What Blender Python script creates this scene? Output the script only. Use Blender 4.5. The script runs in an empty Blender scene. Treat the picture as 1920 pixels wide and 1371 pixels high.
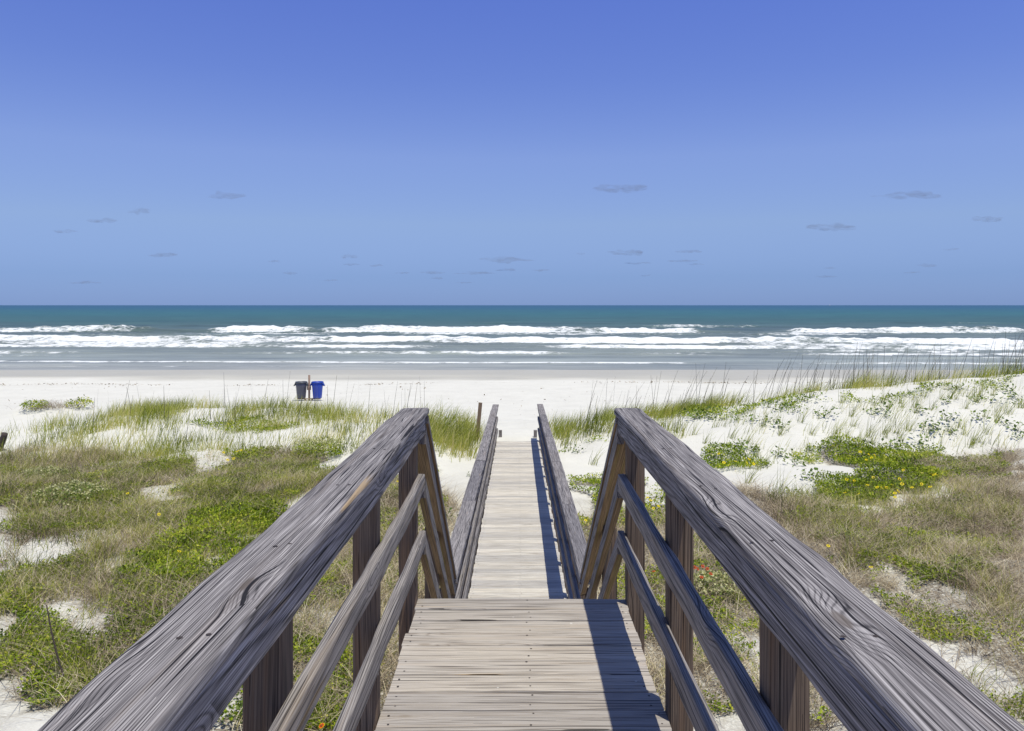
import bpy, math, random
import numpy as np
from mathutils import Vector, Matrix

rng = np.random.default_rng(7)
random.seed(7)
scene = bpy.context.scene
C = scene.collection
F, CX, CY, EYE = 1500.0, 971.0, 572.0, 1.55      # focal length and horizon of the photograph, in its pixels

# ------------------------------------------------------------------ helpers
def tag(o, label=None, cat=None, group=None, kind=None):
    if label: o['label'] = label
    if cat: o['category'] = cat
    if group: o['group'] = group
    if kind: o['kind'] = kind
    return o

def empty(name, loc=(0, 0, 0), rz=0.0):
    o = bpy.data.objects.new(name, None)
    o.empty_display_size = 0.1
    o.location = loc
    o.rotation_euler = (0, 0, rz)
    C.objects.link(o)
    return o

def link(name, me, parent=None):
    o = bpy.data.objects.new(name, me)
    C.objects.link(o)
    if parent is not None:
        o.parent = parent
    return o

def mesh_np(name, verts, quads, mats, tint=None, smooth=False, extra=None):
    """fast mesh from numpy arrays, all quads"""
    me = bpy.data.meshes.new(name)
    verts = np.asarray(verts, dtype=np.float32)
    quads = np.asarray(quads, dtype=np.int32)
    me.vertices.add(len(verts)); me.vertices.foreach_set('co', verts.ravel())
    me.loops.add(quads.size); me.loops.foreach_set('vertex_index', quads.ravel())
    me.polygons.add(len(quads))
    me.polygons.foreach_set('loop_start', np.arange(0, quads.size, 4, dtype=np.int32))
    if smooth:
        me.polygons.foreach_set('use_smooth', np.ones(len(quads), dtype=bool))
    me.update(calc_edges=True)
    me.validate()
    for m in (mats if isinstance(mats, (list, tuple)) else [mats]):
        me.materials.append(m)
    if tint is not None:
        a = me.attributes.new('tint', 'FLOAT', 'POINT')
        a.data.foreach_set('value', np.asarray(tint, dtype=np.float32))
    for k, v in (extra or {}).items():
        a = me.attributes.new(k, 'FLOAT', 'POINT')
        a.data.foreach_set('value', np.asarray(v, dtype=np.float32))
    return me

def _hash(ix, iy, seed):
    h = (ix * 374761393 + iy * 668265263 + seed * 1442695041) & 0x7fffffff
    h = ((h ^ (h >> 13)) * 1274126177) & 0x7fffffff
    return ((h ^ (h >> 16)) & 0xffff) / 65535.0

def vnoise(x, y, seed=0):
    x = np.asarray(x, float); y = np.asarray(y, float)
    ix = np.floor(x).astype(np.int64); iy = np.floor(y).astype(np.int64)
    fx = x - ix; fy = y - iy
    fx = fx * fx * (3 - 2 * fx); fy = fy * fy * (3 - 2 * fy)
    a = _hash(ix, iy, seed); b = _hash(ix + 1, iy, seed)
    c = _hash(ix, iy + 1, seed); d = _hash(ix + 1, iy + 1, seed)
    return (a * (1 - fx) + b * fx) * (1 - fy) + (c * (1 - fx) + d * fx) * fy

def fbm(x, y, seed=0, oct=4):
    s = 0.0; a = 0.5; t = 0.0
    for k in range(oct):
        s = s + a * vnoise(x * 2 ** k + 17.3 * k, y * 2 ** k - 9.1 * k, seed + k); t += a; a *= 0.5
    return s / t

def sstep(a, b, x):
    t = np.clip((np.asarray(x, float) - a) / (b - a), 0, 1)
    return t * t * (3 - 2 * t)

# ------------------------------------------------------------------ terrain
BY = [-12, 3, 8, 14, 20.5, 25, 30, 40, 50, 65, 90, 140, 400]
BZ = [-1.85, -1.95, -2.0, -1.97, -2.05, -2.42, -2.78, -3.2, -3.42, -3.62, -4.2, -6.0, -20]
def height(x, y):
    x = np.asarray(x, float); y = np.asarray(y, float)
    z = np.interp(y, BY, BZ)
    wob = (fbm(x * 0.16, x * 0 + 3.3, 5, 3) - 0.5)
    # dune to the left of the gap
    yc = 24.6 + wob * 2.4
    al = sstep(-1.2, -3.4, x) * (0.72 - 0.38 * sstep(-11, -14.5, x))
    pl = np.where(y < yc, np.exp(-((y - yc) / 4.6) ** 2), np.exp(-((y - yc) / 3.4) ** 2))
    z = z + al * pl
    # dune rising to the right
    yr = 23.6 + wob * 2.2
    want = -1.93 + 0.107 * (x - 1.2)
    want = np.where(x > 18, -0.13 + 0.01 * (x - 18), want)
    ar = np.clip(want + 2.28, 0, 3) * sstep(0.75, 2.2, x)
    front = sstep(yr - 6.3, yr, y)
    back = np.exp(-(np.maximum(y - yr, 0) / 4.5) ** 2)
    z = z + ar * np.where(y < yr, front, back)
    z = z + 0.58 * np.exp(-((x + 15.0) / 1.9) ** 2 - ((y - 26.0) / 1.6) ** 2)
    near = sstep(32, 22, y)
    hum = (fbm(x * 0.42, y * 0.42, 11, 4) - 0.5) * 0.46 + (fbm(x * 1.5, y * 1.5, 23, 3) - 0.5) * 0.12
    corr = np.clip((np.abs(x) - 0.55) / 1.1, 0.12, 1)          # trodden flat along the boardwalk
    z = z + hum * near * corr
    far = sstep(24, 32, y) * sstep(66, 50, y)
    z = z + far * (fbm(x * 0.09, y * 0.22, 31, 4) - 0.5) * 0.16
    walk = np.interp(y, [7, 20.7], [-1.6, -1.95]) - 0.10       # sand stays just under the walkway planks
    inw = (np.abs(x) < 0.9) & (y > 6.2) & (y < 20.4)
    z = np.where(inw, np.minimum(z, walk - 0.05), z)
    # blown sand lapping over the last planks
    lap = -1.945 + (fbm(x * 3.1, y * 3.1, 201, 3) - 0.5) * 0.07 + 0.05 * sstep(20.5, 20.8, y) - 0.055 * np.maximum(y - 21.0, 0)
    z = np.where((np.abs(x) < 1.6) & (y >= 20.4) & (y < 26), np.maximum(z, lap - 0.25 * sstep(0.6, 1.6, np.abs(x))), z)
    return z

def hit(px, py, lift=0.0, ymax=27.0):
    """point where the photograph's line of sight meets the ground"""
    dx, dz = (px - CX) / F, -(py - CY) / F
    ys = np.arange(4.0, ymax, 0.04)
    g = EYE + dz * ys - (height(dx * ys, ys) + lift)
    k = np.where(g <= 0)[0]
    y = float(ys[k[0]]) if len(k) else ymax
    return dx * y, y, float(height(dx * y, y))

def seg_axis(lo, hi, step, grow, end):
    a = list(np.arange(lo, hi + 1e-6, step)); s = step
    while a[-1] < end:
        s *= grow; a.append(a[-1] + s)
    return a

# ------------------------------------------------------------------ node helpers
def nt(name):
    m = bpy.data.materials.new(name); m.use_nodes = True
    t = m.node_tree; t.nodes.clear()
    out = t.nodes.new('ShaderNodeOutputMaterial')
    return m, t, out
class N:
    def __init__(s, t): s.t = t
    def new(s, typ, **kw):
        n = s.t.nodes.new(typ)
        for k, v in kw.items(): setattr(n, k, v)
        return n
    def _set(s, sock, v):
        if isinstance(v, bpy.types.NodeSocket): s.t.links.new(v, sock)
        else: sock.default_value = v
    def math(s, op, a, b=None, c=None, clamp=False):
        n = s.new('ShaderNodeMath', operation=op, use_clamp=clamp)
        s._set(n.inputs[0], a)
        if b is not None: s._set(n.inputs[1], b)
        if c is not None: s._set(n.inputs[2], c)
        return n.outputs[0]
    def vmath(s, op, a, b=None):
        n = s.new('ShaderNodeVectorMath', operation=op)
        s._set(n.inputs[0], a)
        if b is not None: s._set(n.inputs[1], b)
        return n.outputs['Value'] if op in ('LENGTH', 'DOT_PRODUCT') else n.outputs[0]
    def noise(s, vec, scale=1.0, detail=3.0, rough=0.55, dist=0.0):
        n = s.new('ShaderNodeTexNoise')
        s._set(n.inputs['Vector'], vec); s._set(n.inputs['Scale'], scale)
        n.inputs['Detail'].default_value = detail; n.inputs['Roughness'].default_value = rough
        n.inputs['Distortion'].default_value = dist
        return n.outputs['Fac']
    def attr(s, name, out='Fac'):
        return s.new('ShaderNodeAttribute', attribute_name=name).outputs[out]
    def ramp(s, fac, stops, interp='LINEAR'):
        n = s.new('ShaderNodeValToRGB'); n.color_ramp.interpolation = interp
        e = n.color_ramp.elements
        while len(e) < len(stops): e.new(0.5)
        for k, (p, c) in enumerate(stops):
            e[k].position = p; e[k].color = (*c, 1) if len(c) == 3 else c
        s._set(n.inputs[0], fac)
        return n.outputs[0]
    def maprange(s, v, a, b, c=0.0, d=1.0, smooth=True):
        n = s.new('ShaderNodeMapRange', interpolation_type='SMOOTHSTEP' if smooth else 'LINEAR')
        s._set(n.inputs[0], v)
        for i, q in enumerate((a, b, c, d)): s._set(n.inputs[1 + i], q)
        return n.outputs[0]
    def mix(s, fac, a, b, blend='MIX'):
        n = s.new('ShaderNodeMix', data_type='RGBA', blend_type=blend)
        s._set(n.inputs[0], fac)
        s._set(n.inputs[6], a if isinstance(a, bpy.types.NodeSocket) else (*a, 1))
        s._set(n.inputs[7], b if isinstance(b, bpy.types.NodeSocket) else (*b, 1))
        return n.outputs[2]
    def bump(s, h, dist, strength=1.0, normal=None):
        n = s.new('ShaderNodeBump'); n.inputs['Strength'].default_value = strength
        n.inputs['Distance'].default_value = dist
        s._set(n.inputs['Height'], h)
        if normal is not None: s._set(n.inputs['Normal'], normal)
        return n.outputs[0]
    def bsdf(s, out, color, rough=0.8, spec=0.3, normal=None):
        b = s.new('ShaderNodeBsdfPrincipled')
        s._set(b.inputs['Base Color'], color if isinstance(color, bpy.types.NodeSocket) else (*color, 1))
        s._set(b.inputs['Roughness'], rough); s._set(b.inputs['Specular IOR Level'], spec)
        if normal is not None: s._set(b.inputs['Normal'], normal)
        s.t.links.new(b.outputs[0], out.inputs['Surface'])
        return b

# ------------------------------------------------------------------ wood
def wood(name, light, mid, dark, warm, ring=0.008, contrast=1.0, crack=1.0, warm_amt=0.35, bump=0.0016, streak=1.0):
    m, t, out = nt(name); n = N(t)
    g = n.attr('grain', 'Vector')
    sep = n.new('ShaderNodeSeparateXYZ'); t.links.new(g, sep.inputs[0])
    u, v, w = sep.outputs
    # slow wander of the grain along the board
    lowv = n.new('ShaderNodeCombineXYZ')
    n._set(lowv.inputs[0], n.math('MULTIPLY', u, 0.8)); n._set(lowv.inputs[1], n.math('MULTIPLY', v, 7)); n._set(lowv.inputs[2], n.math('MULTIPLY', w, 7))
    low = n.noise(lowv.outputs[0], 1.0, 2.0, 0.5)
    # knots: sparse cells stretched along the board
    kv = n.new('ShaderNodeCombineXYZ')
    n._set(kv.inputs[0], n.math('MULTIPLY', u, 2.3)); n._set(kv.inputs[1], n.math('MULTIPLY', v, 7.5)); n._set(kv.inputs[2], n.math('MULTIPLY', w, 7.5))
    vor = n.new('ShaderNodeTexVoronoi'); vor.inputs['Scale'].default_value = 1.0
    t.links.new(kv.outputs[0], vor.inputs['Vector'])
    kd = vor.outputs['Distance']
    csep = n.new('ShaderNodeSeparateColor'); t.links.new(vor.outputs['Color'], csep.inputs[0])
    has = n.math('GREATER_THAN', csep.outputs[0], 0.62)
    kfield = n.math('MULTIPLY', n.maprange(kd, 0.42, 0.0), has)
    kcore = n.math('MULTIPLY', n.maprange(kd, 0.115, 0.07), has)
    # growth rings about a pith that runs outside the board
    cc = n.new('ShaderNodeCombineXYZ')
    n._set(cc.inputs[0], 0.0)
    n._set(cc.inputs[1], n.math('ADD', v, n.math('MULTIPLY', u, 0.012))); n._set(cc.inputs[2], n.math('ADD', w, 0.07))
    r = n.vmath('LENGTH', cc.outputs[0])
    r = n.math('ADD', r, n.math('MULTIPLY', n.math('SUBTRACT', low, 0.5), 0.030))
    r = n.math('ADD', r, n.math('MULTIPLY', kfield, 0.026))
    ph = n.math('MULTIPLY', r, 2 * math.pi / ring)
    rg = n.math('ADD', n.math('MULTIPLY', n.math('SINE', ph), 0.5), 0.5)
    rg = n.math('SUBTRACT', 1.0, n.math('POWER', rg, 4.0))
    # fibres
    fv = n.new('ShaderNodeCombineXYZ')
    n._set(fv.inputs[0], n.math('MULTIPLY', u, 4.0)); n._set(fv.inputs[1], n.math('MULTIPLY', n.math('ADD', v, n.math('MULTIPLY', low, .03)), 330)); n._set(fv.inputs[2], n.math('MULTIPLY', w, 330))
    fib = n.noise(fv.outputs[0], 1.0, 3.0, 0.6)
    sv = n.new('ShaderNodeCombineXYZ')
    n._set(sv.inputs[0], n.math('MULTIPLY', u, 1.1)); n._set(sv.inputs[1], n.math('MULTIPLY', n.math('ADD', v, n.math('MULTIPLY', low, .05)), 62)); n._set(sv.inputs[2], n.math('MULTIPLY', w, 62))
    stk = n.noise(sv.outputs[0], 1.0, 4.0, 0.6, 0.4)
    blot = n.noise(lowv.outputs[0], 2.1, 3.0, 0.6)
    # drying cracks
    cw_ = n.math('ADD', n.math('MULTIPLY', v, 1.0), n.math('MULTIPLY', w, 0.63))
    cp = n.math('ADD', n.math('MULTIPLY', cw_, 44.0), n.math('MULTIPLY', low, 2.2))
    cp = n.math('ADD', cp, n.math('MULTIPLY', kfield, 0.9))
    cp = n.math('ADD', cp, n.math('MULTIPLY', fib, 0.05))
    cid = n.math('FLOOR', cp)
    cl = n.math('ABSOLUTE', n.math('SUBTRACT', n.math('FRACT', cp), 0.5))
    mv = n.new('ShaderNodeCombineXYZ')
    n._set(mv.inputs[0], n.math('MULTIPLY', u, 1.5)); n._set(mv.inputs[1], n.math('MULTIPLY', cid, 7.31)); n._set(mv.inputs[2], 3.0)
    cm = n.maprange(n.noise(mv.outputs[0], 1.0, 2.0, 0.6), 0.46, 0.62)
    ck = n.maprange(n.math('SUBTRACT', cl, n.math('MULTIPLY', cm, 0.10)), -0.014, 0.010, 1.0, 0.0)
    ck = n.math('MULTIPLY', n.math('MULTIPLY', ck, n.math('GREATER_THAN', cm, 0.12)), crack, clamp=True)
    cv = sv
    # colour
    f = n.math('ADD', n.math('MULTIPLY', n.math('SUBTRACT', rg, 0.5), 0.30 * contrast), n.math('MULTIPLY', n.math('SUBTRACT', fib, 0.5), 2.0 * contrast))
    f = n.math('ADD', f, n.math('MULTIPLY', n.math('SUBTRACT', stk, 0.5), 0.52 * streak))
    f = n.math('ADD', f, n.math('MULTIPLY', n.math('SUBTRACT', blot, 0.5), 0.26))
    f = n.math('ADD', f, 0.34)
    col = n.ramp(f, [(0.0, dark), (0.42, mid), (0.95, light)])
    wm = n.maprange(n.noise(sv.outputs[0], 0.55, 3.0, 0.6), 0.50, 0.68, 0.0, warm_amt)
    col = n.mix(wm, col, warm)
    board = n.attr('rnd')
    col = n.mix(1.0, col, n.ramp(board, [(0, (0.78, 0.78, 0.80)), (1, (1.12, 1.10, 1.06))]), 'MULTIPLY')
    col = n.mix(n.math('MULTIPLY', kcore, 0.65), col, tuple(c * 0.55 for c in warm))
    # torn splinters showing fresh wood
    sp = n.math('MULTIPLY', n.maprange(n.noise(mv.outputs[0], 0.7, 2.0, 0.5), 0.66, 0.72), n.maprange(cl, 0.16, 0.10))
    col = n.mix(n.math('MULTIPLY', sp, 0.7), col, (0.42, 0.29, 0.15))
    col = n.mix(n.math('MULTIPLY', ck, 0.95), col, (0.008, 0.007, 0.008))
    # droppings and salt specks
    sk = n.new('ShaderNodeTexVoronoi'); sk.inputs['Scale'].default_value = 9.0
    t.links.new(g, sk.inputs['Vector'])
    s2 = n.new('ShaderNodeSeparateColor'); t.links.new(sk.outputs['Color'], s2.inputs[0])
    spk = n.math('MULTIPLY', n.math('LESS_THAN', sk.outputs['Distance'], n.math('MULTIPLY', s2.outputs[1], 0.09)), n.math('GREATER_THAN', s2.outputs[0], 0.86))
    col = n.mix(n.math('MULTIPLY', spk, 0.8), col, (0.62, 0.60, 0.56))
    h = n.math('ADD', n.math('MULTIPLY', rg, 0.34), n.math('MULTIPLY', fib, 0.55))
    h = n.math('ADD', h, n.math('MULTIPLY', stk, 0.45))
    h = n.math('SUBTRACT', h, n.math('MULTIPLY', ck, 2.2))
    h = n.math('ADD', h, n.math('MULTIPLY', kfield, 0.3))
    nrm = n.bump(h, bump)
    n.bsdf(out, col, 0.78, 0.25, nrm)
    return m

M_RAIL = wood('weathered_rail_wood', (0.53, 0.50, 0.50), (0.21, 0.194, 0.198), (0.035, 0.032, 0.033), (0.19, 0.15, 0.12), ring=0.0050, contrast=1.05, crack=1.0, warm_amt=0.25, bump=0.0013)
M_MID = wood('weathered_board_wood', (0.43, 0.40, 0.38), (0.23, 0.21, 0.205), (0.06, 0.055, 0.055), (0.26, 0.20, 0.14), ring=0.007, contrast=1.0, crack=0.7, warm_amt=0.4, bump=0.0015)
M_DECK = wood('bleached_plank_wood', (0.63, 0.58, 0.53), (0.43, 0.392, 0.352), (0.13, 0.10, 0.08), (0.42, 0.34, 0.26), ring=0.010, contrast=0.7, crack=0.8, warm_amt=0.4, bump=0.0013, streak=0.9)
M_WALK = wood('bone_white_plank_wood', (0.76, 0.735, 0.69), (0.60, 0.57, 0.525), (0.18, 0.14, 0.11), (0.46, 0.38, 0.29), ring=0.012, contrast=0.65, crack=0.7, warm_amt=0.35, bump=0.0013, streak=0.9)
M_POST = wood('brown_post_wood', (0.31, 0.235, 0.17), (0.15, 0.108, 0.08), (0.04, 0.03, 0.025), (0.22, 0.13, 0.075), ring=0.009, contrast=0.7, crack=0.8, warm_amt=0.45, bump=0.0010, streak=0.8)
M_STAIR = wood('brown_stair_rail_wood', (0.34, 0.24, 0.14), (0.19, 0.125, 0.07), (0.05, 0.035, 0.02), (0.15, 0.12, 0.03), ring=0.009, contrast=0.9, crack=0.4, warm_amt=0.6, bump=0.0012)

def simple(name, col, rough=0.7, spec=0.3, bumpscale=None, bdist=0.002):
    m, t, out = nt(name); n = N(t)
    nrm = None
    c = col
    co = n.new('ShaderNodeTexCoord').outputs['Object']
    v = n.noise(co, 14.0, 4.0, 0.6)
    c = n.mix(v, tuple(q * 0.75 for q in col), tuple(min(1, q * 1.22) for q in col))
    if bumpscale: nrm = n.bump(n.noise(co, bumpscale, 3.0), bdist)
    n.bsdf(out, c, rough, spec, nrm)
    return m
M_NAIL = simple('rusty_nail', (0.05, 0.038, 0.03), 0.6)

class Acc:
    """collects boards into ONE mesh with the grain and board attributes"""
    def __init__(s): s.v = []; s.f = []; s.g = []; s.r = []; s.m = []; s.sm = []
    def board(s, A, B, up, w, t, rad=0.005, seg=0.06, wob=0.0015, nA=None, nB=None, wave=0.0, mi=0, nw=4, under=None):
        A = np.array(A, float); B = np.array(B, float); d = B - A; L = np.linalg.norm(d); d /= L
        up = np.array(up, float); side = np.cross(d, up); side /= np.linalg.norm(side); up = np.cross(side, d)
        # rounded profile
        P = []
        hw, ht = w / 2, t / 2
        for (sx, sy, a0) in ((1, 1, 0), (-1, 1, 90), (-1, -1, 180), (1, -1, 270)):
            for k in range(4):
                a = math.radians(a0 + 30 * k)
                P.append((sx * (hw - rad) + rad * math.cos(a), sy * (ht - rad) + rad * math.sin(a), 1.0))
            nx = (-1, 1, 0) if a0 == 0 else (-1, -1, 1) if a0 == 90 else (1, -1, 0) if a0 == 180 else (1, 1, 1)
            horiz = nx[2] == 0
            for k in range(1, nw):
                q = k / nw
                if horiz: P.append((sx * (hw - rad) * (1 - 2 * q), sy * ht, 0.25))
                else: P.append((sx * hw, sy * (ht - rad) * (1 - 2 * q), 0.25))
        P = np.array(P); np_ = len(P)
        ns = max(2, int(L / seg) + 1)
        us = np.linspace(0, L, ns)
        base = sum(len(x) for x in s.v)
        off = np.array([rng.uniform(0, 60), rng.uniform(-0.035, 0.035), rng.uniform(-0.03, 0.03)])
        flip = rng.choice([-1, 1])
        sd = rng.uniform(0, 500)
        V = np.zeros((ns, np_, 3)); G = np.zeros((ns, np_, 3))
        ang = np.arctan2(P[:, 1], P[:, 0])
        for i, u in enumerate(us):
            nz = vnoise(np.full(np_, u * 5.0 + sd), ang * 2.0 + sd, 3) - 0.5
            nz2 = vnoise(np.full(np_, u * 1.7 + sd), ang * 1.3 + sd * 1.3, 9) - 0.5
            k = 1 - (nz * 2 * wob + np.abs(nz2) * wave) * P[:, 2] / max(min(hw, ht), 1e-4) * 0.6
            px, py = P[:, 0] * (1 - (1 - k) * ht / max(hw, ht)), P[:, 1] * k if t <= w else P[:, 1] * (1 - (1 - k) * hw / max(hw, ht))
            dx = (vnoise(u * 0.9 + sd, sd, 4) - 0.5) * wave * 1.4
            pos = A + d * u + np.outer(px + dx, side) + np.outer(py, up)
            if i == 0 and nA is not None:
                q = np.array(nA, float); pos = pos - np.outer(((pos - A) @ q) / (d @ q), d)
            if i == ns - 1 and nB is not None:
                q = np.array(nB, float); pos = pos - np.outer(((pos - B) @ q) / (d @ q), d)
            V[i] = pos
            G[i, :, 0] = ((pos - A) @ d) * flip + off[0]; G[i, :, 1] = P[:, 0] + off[1]; G[i, :, 2] = P[:, 1] + off[2]
        for i in range(ns - 1):
            for j in range(np_):
                j2 = (j + 1) % np_
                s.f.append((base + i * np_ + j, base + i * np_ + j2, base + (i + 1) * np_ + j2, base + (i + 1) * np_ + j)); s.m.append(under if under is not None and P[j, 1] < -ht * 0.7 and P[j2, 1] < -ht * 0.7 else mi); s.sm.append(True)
        # end caps with vertices of their own; the grain is turned so that end rings show
        for (i, rev) in ((0, False), (ns - 1, True)):
            b2 = base + ns * np_ + (np_ if rev else 0)
            idx = [b2 + j for j in range(np_)]
            s.f.append(tuple(idx if rev else idx[::-1])); s.m.append(mi); s.sm.append(False)
        s.v.append(V.reshape(-1, 3)); s.v.append(V[0]); s.v.append(V[-1])
        s.g.append(G.reshape(-1, 3)); s.g.append(G[0]); s.g.append(G[-1])
        s.r.append(np.full((ns + 2) * np_, rng.uniform(0, 1)))
    def disc(s, c, r, h=0.0012, mi=1):
        base = sum(len(x) for x in s.v)
        k = 7
        V = [(c[0] + r * math.cos(2 * math.pi * i / k), c[1] + r * math.sin(2 * math.pi * i / k), c[2] + h) for i in range(k)]
        s.f.append(tuple(base + i for i in range(k))); s.m.append(mi); s.sm.append(False)
        s.v.append(np.array(V)); s.g.append(np.zeros((k, 3))); s.r.append(np.zeros(k))
    def build(s, name, mats, parent=None, origin=(0, 0, 0)):
        me = bpy.data.meshes.new(name)
        V = np.concatenate(s.v) - np.array(origin)
        me.from_pydata(V.tolist(), [], s.f)
        for m in (mats if isinstance(mats, (list, tuple)) else [mats]): me.materials.append(m)
        me.polygons.foreach_set('material_index', s.m)
        me.polygons.foreach_set('use_smooth', s.sm)
        a = me.attributes.new('grain', 'FLOAT_VECTOR', 'POINT'); a.data.foreach_set('vector', np.concatenate(s.g).astype(np.float32).ravel())
        a = me.attributes.new('rnd', 'FLOAT', 'POINT'); a.data.foreach_set('value', np.concatenate(s.r).astype(np.float32))
        me.update()
        o = link(name, me, parent)
        return o

# ------------------------------------------------------------------ boardwalk
D1 = 4.22                                   # front edge of the landing
Y0 = -1.6                                   # landing runs on behind the photographer
def deck_z(y): return -1.6 - 0.0256 * (y - 7.0)
def cap_z(y): return -0.645 - 0.0245 * (y - 6.2)
YS, YE = 6.42, 20.75                        # walkway start and end

walk = empty('boardwalk', (0, 0, 0))
tag(walk, 'bleached plank boardwalk stepping down from landing to long walkway across dune', 'boardwalk')

def planks(ya, yb, zf, xl, xr, nails=True, seg=0.14):
    a = Acc(); p = 0.1445
    y = yb
    while y - 0.14 > ya:
        w = 0.1355 + rng.uniform(-0.0035, 0.0035)
        yc = y - p / 2
        z = zf(yc) - 0.019 + rng.uniform(-0.0022, 0.0022)
        t1, t2 = rng.uniform(-0.0018, 0.0018, 2)
        x0 = xl + rng.uniform(-0.007, 0.007); x1 = xr + rng.uniform(-0.007, 0.007)
        a.board((x0, yc, z + t1), (x1, yc + rng.uniform(-.002, .002), z + t2), (0, 0, 1), w, 0.038, rad=0.004, seg=seg, wob=0.0022, nw=3)
        if nails:
            for xx in (x0 + 0.035, 0.5 * (x0 + x1) + 0.03, x1 - 0.035):
                for dy in (-0.038, 0.038):
                    if rng.uniform() < 0.92:
                        a.disc((xx + rng.uniform(-.012, .012), yc + dy + rng.uniform(-.01, .01), z + 0.019 + (t1 + t2) / 2), rng.uniform(0.0035, 0.0055))
        y -= p
    return a
planks(Y0, D1, lambda y: 0.0, -0.523, 0.560).build('landing_deck', [M_DECK, M_NAIL], walk)
planks(YS, YE, deck_z, -0.540, 0.540, seg=0.2).build('walkway_deck', [M_WALK, M_NAIL], walk)
a = Acc()
for x in (-0.47, 0.0, 0.50):
    a.board((x, Y0, -0.133), (x, D1 - 0.03, -0.133), (0, 0, 1), 0.038, 0.184, seg=0.5)
for o_ in [a.build('landing_joists', M_POST, walk)]: pass
a = Acc()
for x in (-0.47, 0.0, 0.46):
    a.board((x, YS, deck_z(YS) - 0.110), (x, YE - 0.03, deck_z(YE) - 0.110), (0, 0, 1), 0.038, 0.14, seg=0.6)
a.build('walkway_joists', M_POST, walk)
# stair flight
st = empty('stair_flight'); st.parent = walk
NT = 8; run = (YS - D1); rise = -deck_z(YS)
for k in range(1, NT):
    a = Acc()
    yk = D1 + run * k / NT; zk = -rise * k / NT
    for dy in (0.0, 0.143):
        a.board((-0.52, yk - 0.10 + dy, zk - 0.019), (0.53, yk - 0.10 + dy, zk - 0.019), (0, 0, 1), 0.138, 0.038, seg=0.2)
    a.build('tread', M_DECK, st)
for x in (-0.505, 0.515):
    a = Acc()
    a.board((x, D1 - 0.02, -0.20), (x, YS + 0.05, -rise - 0.13), (0, 0, 1), 0.038, 0.235, seg=0.3, nA=(0, 1, 0), nB=(0, 1, 0))
    a.build('stringer', M_POST, st)

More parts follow.
